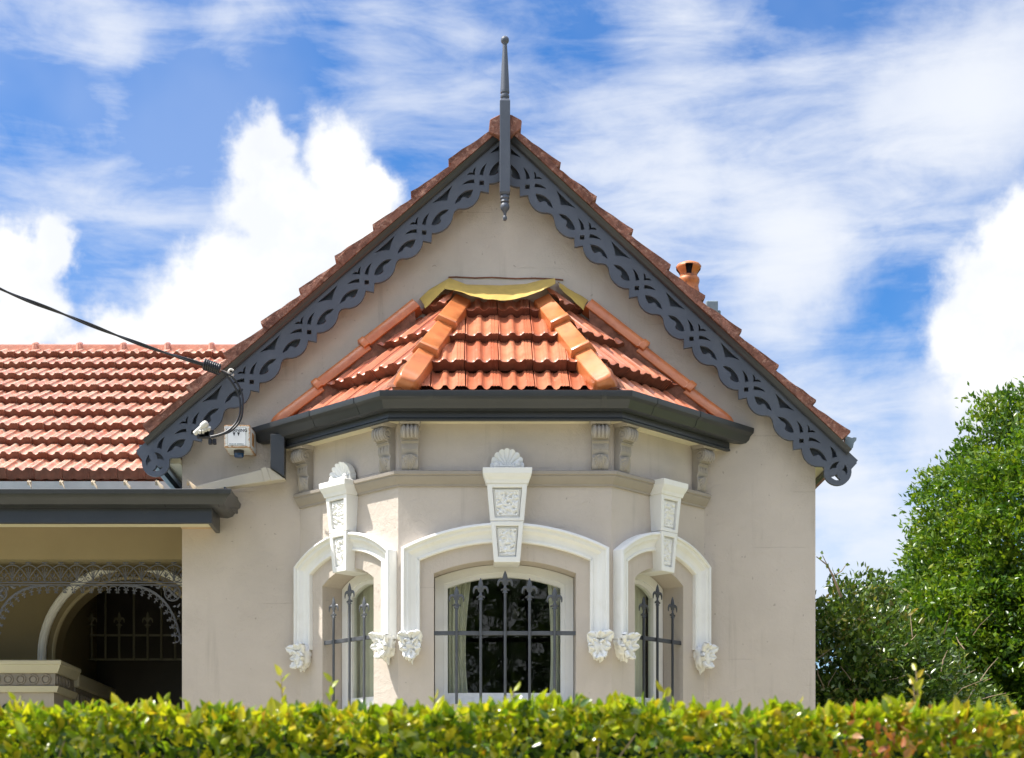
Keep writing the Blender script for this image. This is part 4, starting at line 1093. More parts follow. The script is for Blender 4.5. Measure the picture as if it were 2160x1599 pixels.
mb = MB(); mb.add([(VX, 10.3, 3.775), (XL - .01, 10.3, 3.775), (XL - .01, 12.17, 4.16), (VX, 12.17, 4.16)], [(0, 1, 2, 3)]); mb.build('verandah_roof', M_lead, house, Matrix.Identity(4), smooth=0, closed=False)
for px in (-8, 62, 130, 197, 265, 332, 398):           # straps tying the gutter back to the roof
    a = P(px, 1029, 10.6); mb = MB(); w = .018
    p0 = Vector((a.x, 10.60, 3.935)); p1 = Vector((a.x + .115, 10.24, 3.812)); up = Vector((0, 0, .012))
    c = Vector((w * .5, 0, -w))
    mb.hexa([p0 - c, p0 + c, p1 + c, p1 - c, p0 - c + up, p0 + c + up, p1 + c + up, p1 - c + up])
    mb.tube([p0 + Vector((-.012, 0, .004)), p0 + Vector((.012, 0, .004))], .016, 8)
    mb.build('gutter_strap', M_strap, vgo, Matrix.Identity(4), smooth=30)
# end stop of the gutter where the downpipe comes in
mb = MB(); e0, e1 = P(472, 1027, 10.34), P(498, 1052, 10.62)
mb.hexa([(e0.x, e0.y, 3.74), (e0.x + .012, e0.y, 3.74), (e1.x + .012, e1.y, 3.74), (e1.x, e1.y, 3.74), (e0.x, e0.y, e0.z), (e0.x + .012, e0.y, e0.z), (e1.x + .012, e1.y, e0.z - .01), (e1.x, e1.y, e0.z - .01)])
mb.build('gutter_stop', M_gutter, vgo, Matrix.Identity(4), smooth=0)
# back wall with the arched entry
WY = 12.2; acx, acz, aR = PX(277, WY), PZ(1382, WY), .575
arch = [(acx + aR, 1.2), (acx - aR, 1.2)] + [(acx - aR * math.cos(math.pi * i / 28), acz + aR * math.sin(math.pi * i / 28)) for i in range(29)]
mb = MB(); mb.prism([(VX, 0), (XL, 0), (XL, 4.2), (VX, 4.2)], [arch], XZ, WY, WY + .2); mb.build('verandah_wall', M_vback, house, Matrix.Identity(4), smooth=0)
pth = [(acx - .703, 2.2)] + [(acx - .703 * math.cos(math.pi * i / 30), acz + .703 * math.sin(math.pi * i / 30)) for i in range(31)] + [(acx + .703, 2.2)]
mb = MB(); mb.sweep(pth, [(0, .01), (0, -.04), (.012, -.052), (.022, -.044), (.028, -.05), (.044, -.045), (.058, -.03), (.058, .01)], lambda u, v, h: (u, WY + h, v)); mb.build('entry_arch', M_white, house, Matrix.Identity(4), smooth=25)
pth = [(acx - .60, 2.2)] + [(acx - .60 * math.cos(math.pi * i / 30), acz + .60 * math.sin(math.pi * i / 30)) for i in range(31)] + [(acx + .60, 2.2)]
mb = MB(); mb.sweep(pth, [(0, .01), (0, -.022), (.012, -.03), (.024, -.02), (.024, .01)], lambda u, v, h: (u, WY + h, v)); mb.build('inner_arch_bead', M_vwall, house, Matrix.Identity(4), smooth=25)
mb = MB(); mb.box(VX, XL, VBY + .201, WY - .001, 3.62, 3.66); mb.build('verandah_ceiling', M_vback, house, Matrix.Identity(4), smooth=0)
# entry recess
RX0, RX1, RY = acx - aR - .04, XL, 13.75
mb = MB(); mb.box(RX0 - .1, RX0, WY + .2, RY, 1.2, 3.9); mb.box(RX1, RX1 + .1, WY + .2, RY, 1.2, 3.9); mb.box(RX0, RX1, WY + .2, RY, 3.8, 3.9); mb.box(RX0, RX1, WY, RY, 1.15, 1.2)
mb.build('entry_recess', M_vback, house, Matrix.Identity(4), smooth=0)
mb = MB(); mb.box(RX0, RX1, RY, RY + .08, 1.2, 3.8)
door = mb.build('front_door', M_door, house, Matrix.Identity(4), smooth=0)
for i in range(3):
    x = RX0 + .12 + i * .42
    mb = MB(); mb.box(x, x + .3, RY - .012, RY - .001, 1.4, 2.55); mb.build('door_panel', M_door, door, Matrix.Identity(4), smooth=0, bevel=.006)
# pier capital (entablature) left of the arch
PXE = PX(121, 11.62)
def capital(x1, y0, y1, sx=1.0):
    pass
mb = MB()
mb.sweep([(VX, 11.62), (PXE, 11.62), (PXE, WY)], [(-.05, 2.79), (.0, 2.79), (.006, 2.80), (.022, 2.83), (.026, 2.845), (.034, 2.85), (.036, 2.872), (.030, 2.880), (-.05, 2.884)], PL2)
cap_ = mb.build('pier_cornice', M_cream, house, Matrix.Identity(4), smooth=25)
mb = MB(); mb.box(VX, PXE - .02, 11.64, WY - .001, 2.70, 2.79); fr_o = mb.build('pier_frieze', M_band, house, Matrix.Identity(4), smooth=0)
mb = MB(); mb.sweep([(VX, 11.64), (PXE - .015, 11.64), (PXE - .015, WY)], [(-.05, 2.652), (.008, 2.652), (.014, 2.665), (.020, 2.68), (.024, 2.695), (-.05, 2.70)], PL2); mb.build('pier_moulding', M_cream, house, Matrix.Identity(4), smooth=25)
mb = MB(); mb.box(VX, PXE - .035, 11.66, WY - .001, 0, 2.652); mb.build('entry_pier', M_wall, house, Matrix.Identity(4), smooth=0)
mb = MB(); mb.lathe([(.026, .0), (.030, .012), (.036, .012), (.040, 0)], 20); mb.lathe([(0, .010), (.02, .008), (.026, 0)], 16); rme = mb.mesh('roundel', M_band, smooth=40)
for i in range(12):
    x = PX(97, 11.64) - i * PX(975 + 26.5, 11.64)
    place('roundel', rme, fr_o, Matrix.Translation((x, 11.64, 2.745)) @ Matrix.Rotation(R(90), 4, 'X'))
for y in (11.70, 11.80, 11.90, 12.0):
    place('roundel', rme, fr_o, Matrix.Translation((PXE - .02, y, 2.745)) @ Matrix.Rotation(R(90), 4, 'Y'))
mb = MB(); mb.box(RX0 + .001, -2.965, WY + .21, RY - .01, 2.76, 2.87); mb.build('jamb_cornice', M_cream, house, Matrix.Identity(4), smooth=0, bevel=.01)
mb = MB(); mb.box(RX0 + .001, -2.99, WY + .21, RY - .01, 2.60, 2.759); jf = mb.build('jamb_frieze', M_band, house, Matrix.Identity(4), smooth=0)
for i in range(12): place('roundel', rme, jf, Matrix.Translation((-2.99, WY + .3 + i * .105, 2.68)) @ Matrix.Rotation(R(90), 4, 'Y'))
# letters on the pier
def letters(body, size, loc, rotx, m, parent, name, ext=.004, align='CENTER'):
    cu = bpy.data.curves.new(name, 'FONT'); cu.body = body; cu.size = size; cu.extrude = ext; cu.align_x = align; cu.resolution_u = 3; cu.offset = size * .022
    tmp = bpy.data.objects.new(name, cu); col.objects.link(tmp)
    dg = bpy.context.evaluated_depsgraph_get(); me = bpy.data.meshes.new_from_object(tmp.evaluated_get(dg))
    bpy.data.objects.remove(tmp); me.materials.clear(); me.materials.append(m); me.name = name
    return link(bpy.data.objects.new(name, me), parent, Matrix.Translation(loc) @ Matrix.Rotation(rotx, 4, 'X'))
for ch, px in (('G', 15), ('I', 38)):
    letters(ch, .115, (PX(px, 11.655), 11.654, PZ(1483, 11.65) - .083), R(90), M_ink, house, 'pier_letter')
# grille of the entry door
gy = 13.45
mb = MB()
for zz in (PZ(1340, gy), PZ(1391, gy)): mb.box(PX(170, gy), XL - .01, gy - .006, gy + .006, zz - .008, zz + .008)
eg = mb.build('entry_grille', M_vgrille, house, Matrix.Identity(4), smooth=0)
fme = fleur().mesh('finial_head', M_vgrille, smooth=50)
for i, px in enumerate((194, 223, 252, 283, 312, 341, 370)):
    x = PX(px, gy); spear = i % 2 == 0; tip = PZ(1290, gy) if spear else 3.75
    mb = MB(); mb.lathe([(.010, PZ(1392, gy)), (.010, tip - (.13 if spear else 0))], 8, Matrix.Translation((x, gy - .012, 0))); b = mb.build('bar', M_vgrille, eg, Matrix.Identity(4), smooth=60)
    if spear: place('finial_head', fme, b, Matrix.Translation((x, gy - .012, tip - .135)) @ Matrix.Scale(.95, 4))
# cast iron lace under the verandah beam
LY = 11.25; lz0 = PZ(1229, LY); LP = 34.1 * LY / FPX
lace = MB()
for (z, hgt) in ((lz0, .006), (lz0 - .017, .007)): lace.box(VX, XL - .006, LY - .008, LY + .008, z - hgt / 2, z + hgt / 2)
lo = lace.build('iron_lace', M_lace, house, Matrix.Identity(4), smooth=0)
mb = MB(); h2 = LP / 2; T = .0042
def q2(pts): return [(a, 0, b) for a, b in pts]
for sx in (-1, 1):
    mb.tube(q2([(0, .022), (sx * .012, .04), (sx * .028, .064), (sx * .042, .084), (sx * h2, .098)]), T, 5)
    mb.tube(q2([(sx * h2, .098), (sx * .036, .112), (sx * .018, .120), (0, .122)]), T, 5)
    mb.tube(q2([(0, .022), (sx * .008, .06), (sx * .018, .098)]), T * .75, 5)
    mb.tube(q2([(0, .010), (sx * .02, .004), (sx * .036, .008), (sx * .046, .020), (sx * .042, .032), (sx * .032, .034), (sx * .027, .026), (sx * .032, .020)]), T * .85, 5)
    mb.tube(q2([(sx * h2, .010), (sx * h2, .036)]), T * .8, 5)
    mb.tube(q2([(sx * h2, .034), (sx * (h2 - .010), .05), (sx * (h2 - .016), .062)]), [.003, .0055, .001], 5)
    mb.tube(q2([(sx * h2, .040), (sx * h2, .058), (sx * h2, .075)]), [.003, .005, .001], 5)
    mb.tube(q2([(0, .135), (sx * .018, .137)]), [.004, .006], 5)
mb.tube(q2([(0, .022), (0, .07), (0, .105)]), T * .8, 5)
mb.tube(q2([(0, .122), (0, .136), (0, .152)]), [.005, .005, .007], 5)
mb.ball((0, 0, .020), .009, 8)
ume = mb.mesh('lace_panel', M_lace, smooth=60)
for i in range(16):
    x = PX(401, LY) - i * LP
    place('lace_panel', ume, lo, Matrix.Translation((x, LY, lz0 + .003)))
# arched bracket with hanging fringe
crv = [(382, 1356), (379, 1338), (374, 1318), (366, 1297), (356, 1279), (344, 1264), (330, 1252), (314, 1243), (296, 1237), (278, 1234), (262, 1233)]
full = crv + [(362 - a, b) for a, b in reversed(crv)]
C3 = [P(a, b, LY) for a, b in full]
for sx in (1, -1):
    mb = MB()
    for off in (0, 1): mb.tube([p + Vector((0, 0, -.008 * off)) for p in (C3[:11] if sx > 0 else C3[11:])], .0055, 6)
    def mp_(a, b): return P(a if sx > 0 else 362 - a, b, LY)
    cc = mp_(364, 1251); rr = 16.5 * LY / FPX
    ringp = [cc + Vector((rr * math.cos(2 * math.pi * i / 20), 0, rr * math.sin(2 * math.pi * i / 20))) for i in range(21)]
    mb.tube(ringp, .0055, 6)
    for i in range(4):
        a = math.pi / 4 + i * math.pi / 2; mb.tube([cc, cc + Vector((.5 * rr * math.cos(a), 0, .5 * rr * math.sin(a))), cc + Vector((rr * .95 * math.cos(a), 0, rr * .95 * math.sin(a)))], [.004, .012, .003], 6)
        ce = cc + Vector((.55 * rr * math.cos(a + math.pi / 4), 0, .55 * rr * math.sin(a + math.pi / 4)))
        mb.tube([ce + Vector((.3 * rr * math.cos(2 * math.pi * j / 10), 0, .3 * rr * math.sin(2 * math.pi * j / 10))) for j in range(11)], .003, 5)
    mb.ball(cc, .012, 8)
    for (a, b, da, db) in ((333, 1240, 8, -5), (336, 1242, -8, -4), (345, 1246, 2, -9), (322, 1238, -4, -4), (374, 1282, 6, -9), (377, 1288, 3, 8), (372, 1278, -7, 2), (380, 1298, -6, 3)):
        p0 = mp_(a, b); p1 = mp_(a + da, b + db); mb.tube([p0, lerp(p0, p1, .5), p1], [.002, .009, .002], 5, flat=.5)
    mb.build('bracket_arch', M_lace, lo, Matrix.Identity(4), smooth=60)
mb = MB(); rr = .0255
mb.tube([(rr * math.cos(math.pi * i / 10), 0, -.032 + rr * math.sin(math.pi * i / 10)) for i in range(11)], .0034, 5)
for sx in (-1, 1):
    mb.tube([(sx * rr, 0, -.032), (sx * (rr - .013), 0, -.033)], [.003, .005], 5)
    mb.tube([(sx * rr, 0, -.032), (sx * (rr + .0), 0, -.044), (sx * (rr - .002), 0, -.056)], [.003, .0035, .0075], 5)
fme2 = mb.mesh('lace_drop', M_lace, smooth=60)
seg = [0]
for a, b in zip(C3, C3[1:]): seg.append(seg[-1] + (b - a).length)
nD = 29
for i in range(nD):
    t = (i + .6) / nD * seg[-1] * .985
    j = max(q for q in range(len(seg) - 1) if seg[q] <= t); f = (t - seg[j]) / (seg[j + 1] - seg[j]); p = lerp(C3[j], C3[j + 1], f); d = (C3[j + 1] - C3[j]).normalized()
    ang = math.atan2(d.z, d.x); Mx = Matrix.Translation(p + Vector((0, 0, -.004))) @ Matrix.Rotation(-(ang - math.pi), 4, 'Y')
    place('lace_drop', fme2, lo, Mx)

# ---- downpipe from the bay gutter to the verandah gutter
mb = MB(); a0, a1 = P(570, 955, 10.52), P(600, 1012, 10.52)
x0, x1 = PX(571, 10.52), PX(601, 10.52)
mb.hexa([(x0, 10.50, PZ(986, 10.5)), (x1, 10.50, PZ(1006, 10.5)), (x1, 10.60, PZ(1006, 10.5)), (x0, 10.60, PZ(986, 10.5)), (x0, 10.50, 4.24), (x1, 10.50, 4.24), (x1, 10.60, 4.24), (x0, 10.60, 4.24)])
dp = mb.build('downpipe', M_gutter, house, Matrix.Identity(4), smooth=0, bevel=.004)
mb = MB(); yy = 10.52
u0, u1, l1, l0 = P(409, 1026, yy), P(568, 986, yy), P(602, 1010, yy), P(498, 1036, yy)
mb.hexa([(l0.x - .22, yy, l0.z - .0), (l1.x, yy, l1.z), (l1.x, yy + .085, l1.z), (l0.x - .22, yy + .085, l0.z), (u0.x, yy, u0.z), (u1.x, yy, u1.z), (u1.x, yy + .085, u1.z), (u0.x, yy + .085, u0.z)])
mb.build('pipe_elbow', M_pipe, dp, Matrix.Identity(4), smooth=0, bevel=.004)
mb = MB(); c0, c1 = P(550, 987, yy - .008), P(562, 985, yy - .008); c2, c3 = P(558, 1017, yy - .008), P(571, 1012, yy - .008)
mb.hexa([(c2.x, yy - .008, c2.z), (c3.x, yy - .008, c3.z), (c3.x, yy + .1, c3.z), (c2.x, yy + .1, c2.z), (c0.x, yy - .008, c0.z), (c1.x, yy - .008, c1.z), (c1.x, yy + .1, c1.z), (c0.x, yy + .1, c0.z)])
mb.build('pipe_clip', M_pipe, dp, Matrix.Identity(4), smooth=0, bevel=.003)

# ------------------------------------------------------------------ alarm box
AY = 10.44
aw = PX(527, AY) - PX(473, AY); ax = PX(500, AY); azt, azb = PZ(896.5, AY), PZ(943.5, AY); az = (azt + azb) / 2; ah = (azt - azb) / 2
alarm = empty('alarm_box', (ax, AY, az), 'small rusty white alarm box reading WARNING with blue lamp, on taupe wall', 'alarm box')
MA = WM[alarm]
mb = MB(); h = aw / 2; bk = YW - AY - .002
mb.hexa([(-h, 0, -ah), (h, 0, -ah), (h + .012, bk, -ah + .0), (-h - .0, bk, -ah + .0), (-h, 0, ah), (h, 0, ah), (h + .012, bk, ah), (-h, bk, ah)])
mb.build('case', M_alarm, alarm, MA, smooth=0, bevel=.002)
mb = MB(); mb.box(-.061, .058, -.0018, -.0002, -.060, .056); stick = mb.build('sticker', M_ink, alarm, MA, smooth=0)
mb = MB(); mb.box(-.0595, .0565, -.0028, -.0019, -.0585, .0545); mb.build('sticker_face', M_sign, stick, MA, smooth=0)
letters('WARNING', .0285, (ax - .002, AY - .0032, az + .0275), R(90), M_ink, stick, 'warning_lettering', .0002)
mb = MB()
for x in (-.019, .010): mb.prism([(x - .009, .024), (x + .009, .024), (x, -.001)], [], XZ, -.0038, -.0030)
mb.build('triangle_mark', M_ink, stick, MA, smooth=0)
mb = MB(); r = random.Random(2); x = -.050
while x < .040:
    w = r.uniform(.003, .009); mb.box(x, x + w, -.0036, -.0030, -.0545, -.0490 + r.uniform(-.001, .001)); x += w + r.choice((.0015, .0015, .005))
mb.build('small_print', M_lead, stick, MA, smooth=0)
mb = MB(); mb.lathe([(0.034, .0), (.034, -.020), (.0335, -.022)], 24, Matrix.Translation((0, .09, -ah))); mb.build('lamp_base', M_ink, alarm, MA, smooth=30)
mb = MB(); mb.lathe([(.033, -.020), (.032, -.038), (.026, -.046), (.001, -.049)], 24, Matrix.Translation((0, .09, -ah))); mb.build('lamp_lens', M_blue, alarm, MA, smooth=40)
mb = MB()
for i in range(9):
    z = -.040 + i * .0095; mb.hexa([(h + .0046, .075, z), (h + .0066, .075, z), (h + .0092, .155, z), (h + .0072, .155, z), (h + .0046, .075, z + .006), (h + .0066, .075, z + .006), (h + .0092, .155, z + .006), (h + .0072, .155, z + .006)])
mb.build('side_louvre', M_rust, alarm, MA, smooth=0)

# ------------------------------------------------------------------ service cable, hook and fuse holder
cab = empty('service_cable', P(487, 790, 10.38), 'black twisted overhead cable looping down past the left bargeboard', 'cable')
CMI = Matrix.Identity(4)
ctl = [(P(-420, 380, 8.6)), P(-200, 505, 9.3), P(0, 609, 9.8), P(120, 657, 10.0), P(230, 701, 10.12), P(330, 738, 10.2), P(432, 770, 10.28)]
def spline(pts, n=8):
    o = []
    for i in range(len(pts) - 1):
        p0, p1, p2, p3 = pts[max(i - 1, 0)], pts[i], pts[i + 1], pts[min(i + 2, len(pts) - 1)]
        for q in range(n):
            t = q / n
            o.append(.5 * ((2 * p1) + (-p0 + p2) * t + (2 * p0 - 5 * p1 + 4 * p2 - p3) * t * t + (-p0 + 3 * p1 - 3 * p2 + p3) * t ** 3))
    return o + [pts[-1]]
sp = spline(ctl, 14)
for ph in (0, math.pi):
    tw = []
    for i, p in enumerate(sp):
        a = i * .22 + ph; tw.append(p + Vector((0, math.cos(a) * .006, math.sin(a) * .006)))
    mb = MB(); mb.tube(tw, .0068, 7); mb.build('conductor', M_cable, cab, CMI, smooth=60)
for offp in (0, 1):
    lp = [P(468, 783, 10.30), P(487 + offp * 6, 803 - offp * 5, 10.32), P(503 + offp * 7, 832 - offp * 3, 10.34), P(507 + offp * 5, 862, 10.34), P(500 + offp * 6, 888, 10.34), P(483 + offp * 4, 907 + offp * 2, 10.33), P(465, 916 + offp * 1, 10.33), P(444, 921 + offp * 2, 10.35)]
    mb = MB(); mb.tube(spline(lp, 8), .0068, 7); mb.build('loop_conductor', M_cable, cab, CMI, smooth=60)
mb = MB(); p0, p1 = P(430, 768, 10.28), P(464, 780, 10.30)
hel = []
for i in range(8 * 12):
    f = i / 95; a = i / 12 * 2 * math.pi; q = lerp(p0, p1, f); hel.append(q + Vector((0, 0, .030 * math.sin(a))) + Vector((.35 * .03 * math.sin(a), .030 * math.cos(a), 0)))
mb.tube(hel, .0065, 6); mb.tube([p0, p1], .022, 10); mb.build('coiled_grip', M_cable, cab, CMI, smooth=60)
mb = MB(); hk = P(488, 787, 10.44)
mb.tube([p1 + Vector((0, 0, .0)), hk], .003, 5)
mb.tube([hk + Vector((.018 * math.cos(a_), -.01, .022 * math.sin(a_))) for a_ in [math.pi * (.2 + 1.6 * i / 12) for i in range(13)]] + [hk + Vector((0, .025, -.02))], .007, 7); mb.build('hook', M_fuse, cab, CMI, smooth=60)
fh = empty('fuse_holder', P(425, 910, 10.42), 'grey white fuse tube with small clamps fixed to the left bargeboard', 'fuse holder')
mb = MB(); a, b = P(411, 915, 10.40), P(436, 892, 10.36); dirv = (b - a).normalized()
mb.tube([a, lerp(a, b, .62)], .0165, 14); mb.tube([lerp(a, b, .62), lerp(a, b, .64), lerp(a, b, .90), lerp(a, b, 1.02), lerp(a, b, 1.06)], [.0165, .023, .023, .018, .006], 14)
mb.build('fuse_tube', M_fuse, fh, CMI, smooth=45)
for (px, py, rr) in ((421, 914, .009), (428, 913, .009), (433, 909, .012), (440, 907, .012)):
    q = P(px, py, 10.38); mb = MB(); mb.tube([q, q + Vector((.006, -.018, .014))], rr, 10); mb.build('clamp_screw', M_fuse, fh, CMI, smooth=45)
mb = MB()
for (px, py, w, hh) in ((431, 917, .035, .02), (441, 914, .03, .024), (424, 920, .028, .010)):
    q = P(px, py, 10.40); mb.box(q.x - w, q.x + w, 10.39, 10.43, q.z - hh, q.z + hh)
for px in (443, 452):
    q = P(px, 930, 10.40); mb.box(q.x - .012, q.x + .012, 10.40, 10.43, q.z - .02, q.z + .016)
mb.build('clamp_block', M_cable, fh, CMI, smooth=0, bevel=.004)

# ------------------------------------------------------------------ foliage
def leaves_mesh(name, pos, direc, side, L, Wd, material, full=False):
    """many leaves as one mesh: pos, direc (along leaf), side (across) as (n,3) arrays; L, Wd sizes"""
    n = len(pos); up = np.cross(side, direc); up /= np.linalg.norm(up, axis=1, keepdims=True) + 1e-9
    L = L[:, None]; Wd = Wd[:, None]
    if full:
        cols = [pos, pos + direc * L * .35 - up * L * .02, pos + direc * L * .7 - up * L * .03, pos + direc * L - up * L * .10,
                pos + direc * L * .30 + side * Wd * .5 + up * Wd * .18, pos + direc * L * .68 + side * Wd * .40 + up * Wd * .12,
                pos + direc * L * .30 - side * Wd * .5 + up * Wd * .18, pos + direc * L * .68 - side * Wd * .40 + up * Wd * .12]
        fc = [(0, 4, 1), (1, 4, 5, 2), (2, 5, 3), (0, 1, 6), (1, 2, 7, 6), (2, 3, 7)]
    else:
        cols = [pos, pos + direc * L * .45 + side * Wd * .5 + up * Wd * .15, pos + direc * L, pos + direc * L * .45 - side * Wd * .5 + up * Wd * .15]
        fc = [(0, 1, 2), (0, 2, 3)]
    k = len(cols); V = np.stack(cols, 1).reshape(-1, 3)
    loops = []; sizes = []
    base = np.arange(n)[:, None] * k
    fl = np.concatenate([np.array(f) for f in fc]); sz = np.array([len(f) for f in fc])
    idx = (base + fl[None, :]).reshape(-1); sizes = np.tile(sz, n)
    me = bpy.data.meshes.new(name); me.vertices.add(len(V)); me.vertices.foreach_set('co', V.astype(np.float32).ravel())
    me.loops.add(len(idx)); me.loops.foreach_set('vertex_index', idx.astype(np.int32))
    me.polygons.add(len(sizes)); st_ = np.concatenate([[0], np.cumsum(sizes)[:-1]]); me.polygons.foreach_set('loop_start', st_.astype(np.int32))
    me.update(calc_edges=True); me.validate(); me.materials.append(material)
    if full: me.shade_smooth()
    return me
def unit(a): return a / (np.linalg.norm(a, axis=1, keepdims=True) + 1e-9)
def rand_dirs(n, outward=None, bias=.6, up=.25):
    d = nrs.normal(size=(n, 3))
    if outward is not None: d = d * (1 - bias) + outward * bias * 1.6
    d[:, 2] += up; d = unit(d)
    s = unit(np.cross(d, nrs.normal(size=(n, 3)))); return d, s

# hedge along the front boundary
HX0, HX1, HYa, HYb = -3.4, 3.8, 3.30, 4.35
hedge = empty('hedge', ((HX0 + HX1) / 2, 3.8, .1), 'clipped bright green hedge running along the front of the house', 'hedge')
def hedge_top(x): return 1.858 + .007 * math.sin(x * 3.1 + .5) + .006 * math.sin(x * 7.7) + .010 * noise.noise(Vector((x * 5, 2, 0))) + .016 * noise.noise(Vector((x * 16, 9, 0))) - .004 * x
nl = 46000
hx = nrs.uniform(HX0, HX1, nl); which = nrs.uniform(0, 1, nl)
hz = np.empty(nl); hy = np.empty(nl); outw = np.zeros((nl, 3))
ht = np.array([hedge_top(x) for x in hx])
front = which < .66
hz[front] = ht[front] - nrs.uniform(0, 1, front.sum()) ** 2.0 * .55; hy[front] = HYa + nrs.exponential(.07, front.sum()) + .02 * np.sin(hx[front] * 9)
outw[front] = (0, -1, .35)
tp = ~front
hy[tp] = HYa + nrs.uniform(0, 1, tp.sum()) ** 1.3 * (HYb - HYa); hz[tp] = ht[tp] - nrs.exponential(.03, tp.sum()); outw[tp] = (0, -.2, 1)
outw += nrs.normal(size=(nl, 3)) * .15
d, s = rand_dirs(nl, outw, .42, .15)
L = nrs.uniform(.020, .042, nl); Wd = L * nrs.uniform(.42, .56, nl)
pos = np.stack([hx, hy, hz], 1)
# the 300 nearest the eye become leaves of their own
sel = np.where(front & (np.abs(hx) < 1.25) & (hz > 1.70) & (hy < HYa + .07))[0]
sel = sel[np.argsort(-L[sel])][:300]
keep = np.ones(nl, bool); keep[sel] = False
fo = link(bpy.data.objects.new('foliage', leaves_mesh('foliage', pos[keep], d[keep], s[keep], L[keep], Wd[keep], M_hedge, True)), hedge, Matrix.Identity(4)); fo['kind'] = 'stuff'
one = [leaves_mesh('leaf', np.zeros((1, 3)), np.array([[0, 1., 0]]), np.array([[1., 0, 0]]), np.array([1.0]), np.array([w]), M_hedge, True) for w in (.42, .49, .56)]
for i in sel:
    dv, sv = Vector(d[i]), Vector(s[i]); Mx = slope_matrix(Vector(pos[i]), sv, dv) @ Matrix.Scale(float(L[i]), 4)
    place('leaf', one[i % 3], hedge, Mx)
# shoots standing above the clipped top
rb = 42; bx = nrs.normal(.86, .05, rb); by = HYa + nrs.uniform(-.06, .02, rb); bz = 1.775 + nrs.normal(0, .026, rb)
d2, s2 = rand_dirs(rb, np.tile(np.array([[0, -.8, .3]]), (rb, 1)), .4, .1); l2 = nrs.uniform(.016, .034, rb)
o = link(bpy.data.objects.new('dead_leaves', leaves_mesh('dead_leaves', np.stack([bx, by, bz], 1), d2, s2, l2, l2 * .5, M_dead, True)), hedge, Matrix.Identity(4)); o['kind'] = 'stuff'
mb = MB(); sh_p = []; 
shoots = [(-.375, .085), (-.28, .075), (.965, .10), (.96, .07), (.10, .04), (-.62, .03), (.42, .045), (-.05, .035), (.70, .03), (1.15, .035), (-.95, .035), (1.32, .03)]
spos = []; sdir = []; sL = []
for x, hgt in shoots:
    z = hedge_top(x); y = 3.38; b0 = Vector((x, y, z - .05)); b1 = Vector((x + rnd.uniform(-.01, .01), y, z + hgt))
    mb.tube([b0, b1], [.0022, .0012], 5)
    for q in range(6):
        t = .45 + q * .11; a = q * 2.4 + x * 9; p = lerp(b0, b1, min(1, t)); spos.append(p); sdir.append((math.cos(a) * .6, math.sin(a) * .6, .75)); sL.append(rnd.uniform(.022, .036))
for i in range(420):      # woody twigs inside
    x = rnd.uniform(HX0, HX1); z = hedge_top(x) - rnd.uniform(.13, .5); y = HYa + rnd.uniform(.0, .2)
    p = Vector((x, y, z)); mb.tube([p, p + Vector((rnd.uniform(-.06, .06), rnd.uniform(-.04, .04), rnd.uniform(.03, .12)))], [.003, .0015], 4)
mb.build('twigs', M_twig, hedge, Matrix.Identity(4), smooth=60)['kind'] = 'stuff'
sp_ = np.array([tuple(p) for p in spos]); sdn = unit(np.array(sdir)); ssn = unit(np.cross(sdn, nrs.normal(size=sdn.shape)))
o = link(bpy.data.objects.new('young_shoots', leaves_mesh('young_shoots', sp_, sdn, ssn, np.array(sL), np.array(sL) * .45, M_shoot, True)), hedge, Matrix.Identity(4)); o['kind'] = 'stuff'
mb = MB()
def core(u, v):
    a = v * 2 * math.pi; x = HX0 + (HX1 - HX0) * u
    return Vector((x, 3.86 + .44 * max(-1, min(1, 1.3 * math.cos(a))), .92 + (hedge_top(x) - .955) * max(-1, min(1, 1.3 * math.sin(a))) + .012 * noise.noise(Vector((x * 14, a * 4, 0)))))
mb.grid(core, 160, 20); M_core = mat('hedge_shade', (.012, .024, .006), 1.0, .6, 40, spec=.03); mb.build('shade_core', M_core, hedge, Matrix.Identity(4), smooth=0, closed=False)  # solid dark filler, coloured as the shaded depth between the leaves

def crown(name, centre, radii, nclump, per, lsize, material, parent, seed, squash=.35, lower=None, rough=.16, inner=0.35, tight=1.0):
    rs = np.random.RandomState(seed); C = np.array(centre); Rr = np.array(radii)
    u = unit(rs.normal(size=(nclump, 3))); rad = 1 - np.abs(rs.normal(0, .11, nclump))
    deep = rs.uniform(0, 1, nclump) < inner; rad[deep] = rs.uniform(.35, .9, deep.sum())
    lob = np.array([noise.noise(Vector(q) * 2.3 + Vector((seed, 0, 0))) for q in u]) * rough * 2 + np.array([noise.noise(Vector(q) * 6 + Vector((0, seed, 0))) for q in u]) * rough
    cp = C + u * Rr * (rad + lob)[:, None]
    if lower is not None: cp = cp[cp[:, 2] > lower]; 
    n = len(cp)
    un = unit((cp - C) / Rr)
    csz = rs.uniform(.07, .17, n) * (Rr.mean() / 2) * tight
    P_ = np.repeat(cp, per, 0) + rs.normal(size=(n * per, 3)) * np.repeat(csz, per)[:, None] * np.array([1, 1, .55])
    ow = np.repeat(un, per, 0); d = rs.normal(size=(n * per, 3)) * .55 + ow * .6; d[:, 2] += .05; d = unit(d)
    s = unit(np.cross(d, rs.normal(size=d.shape)*.7 + np.array([0, 0, .6])))
    s = unit(np.cross(d, np.cross(s, d)))
    L = rs.uniform(.75, 1.25, n * per) * lsize
    o = link(bpy.data.objects.new(name, leaves_mesh(name, P_, d, s, L, L * rs.uniform(.4, .52, n * per), material, False)), parent, Matrix.Identity(4)); o['kind'] = 'stuff'
    return o
tree = empty('tree', (6.5, 17, 0), 'tall dense glossy green tree right of the house', 'tree')
crown('crown', (6.60, 17, 3.55), (2.0, 2.0, 2.85), 8200, 24, .070, M_tree, tree, 3, rough=.10, tight=.50, inner=.22)
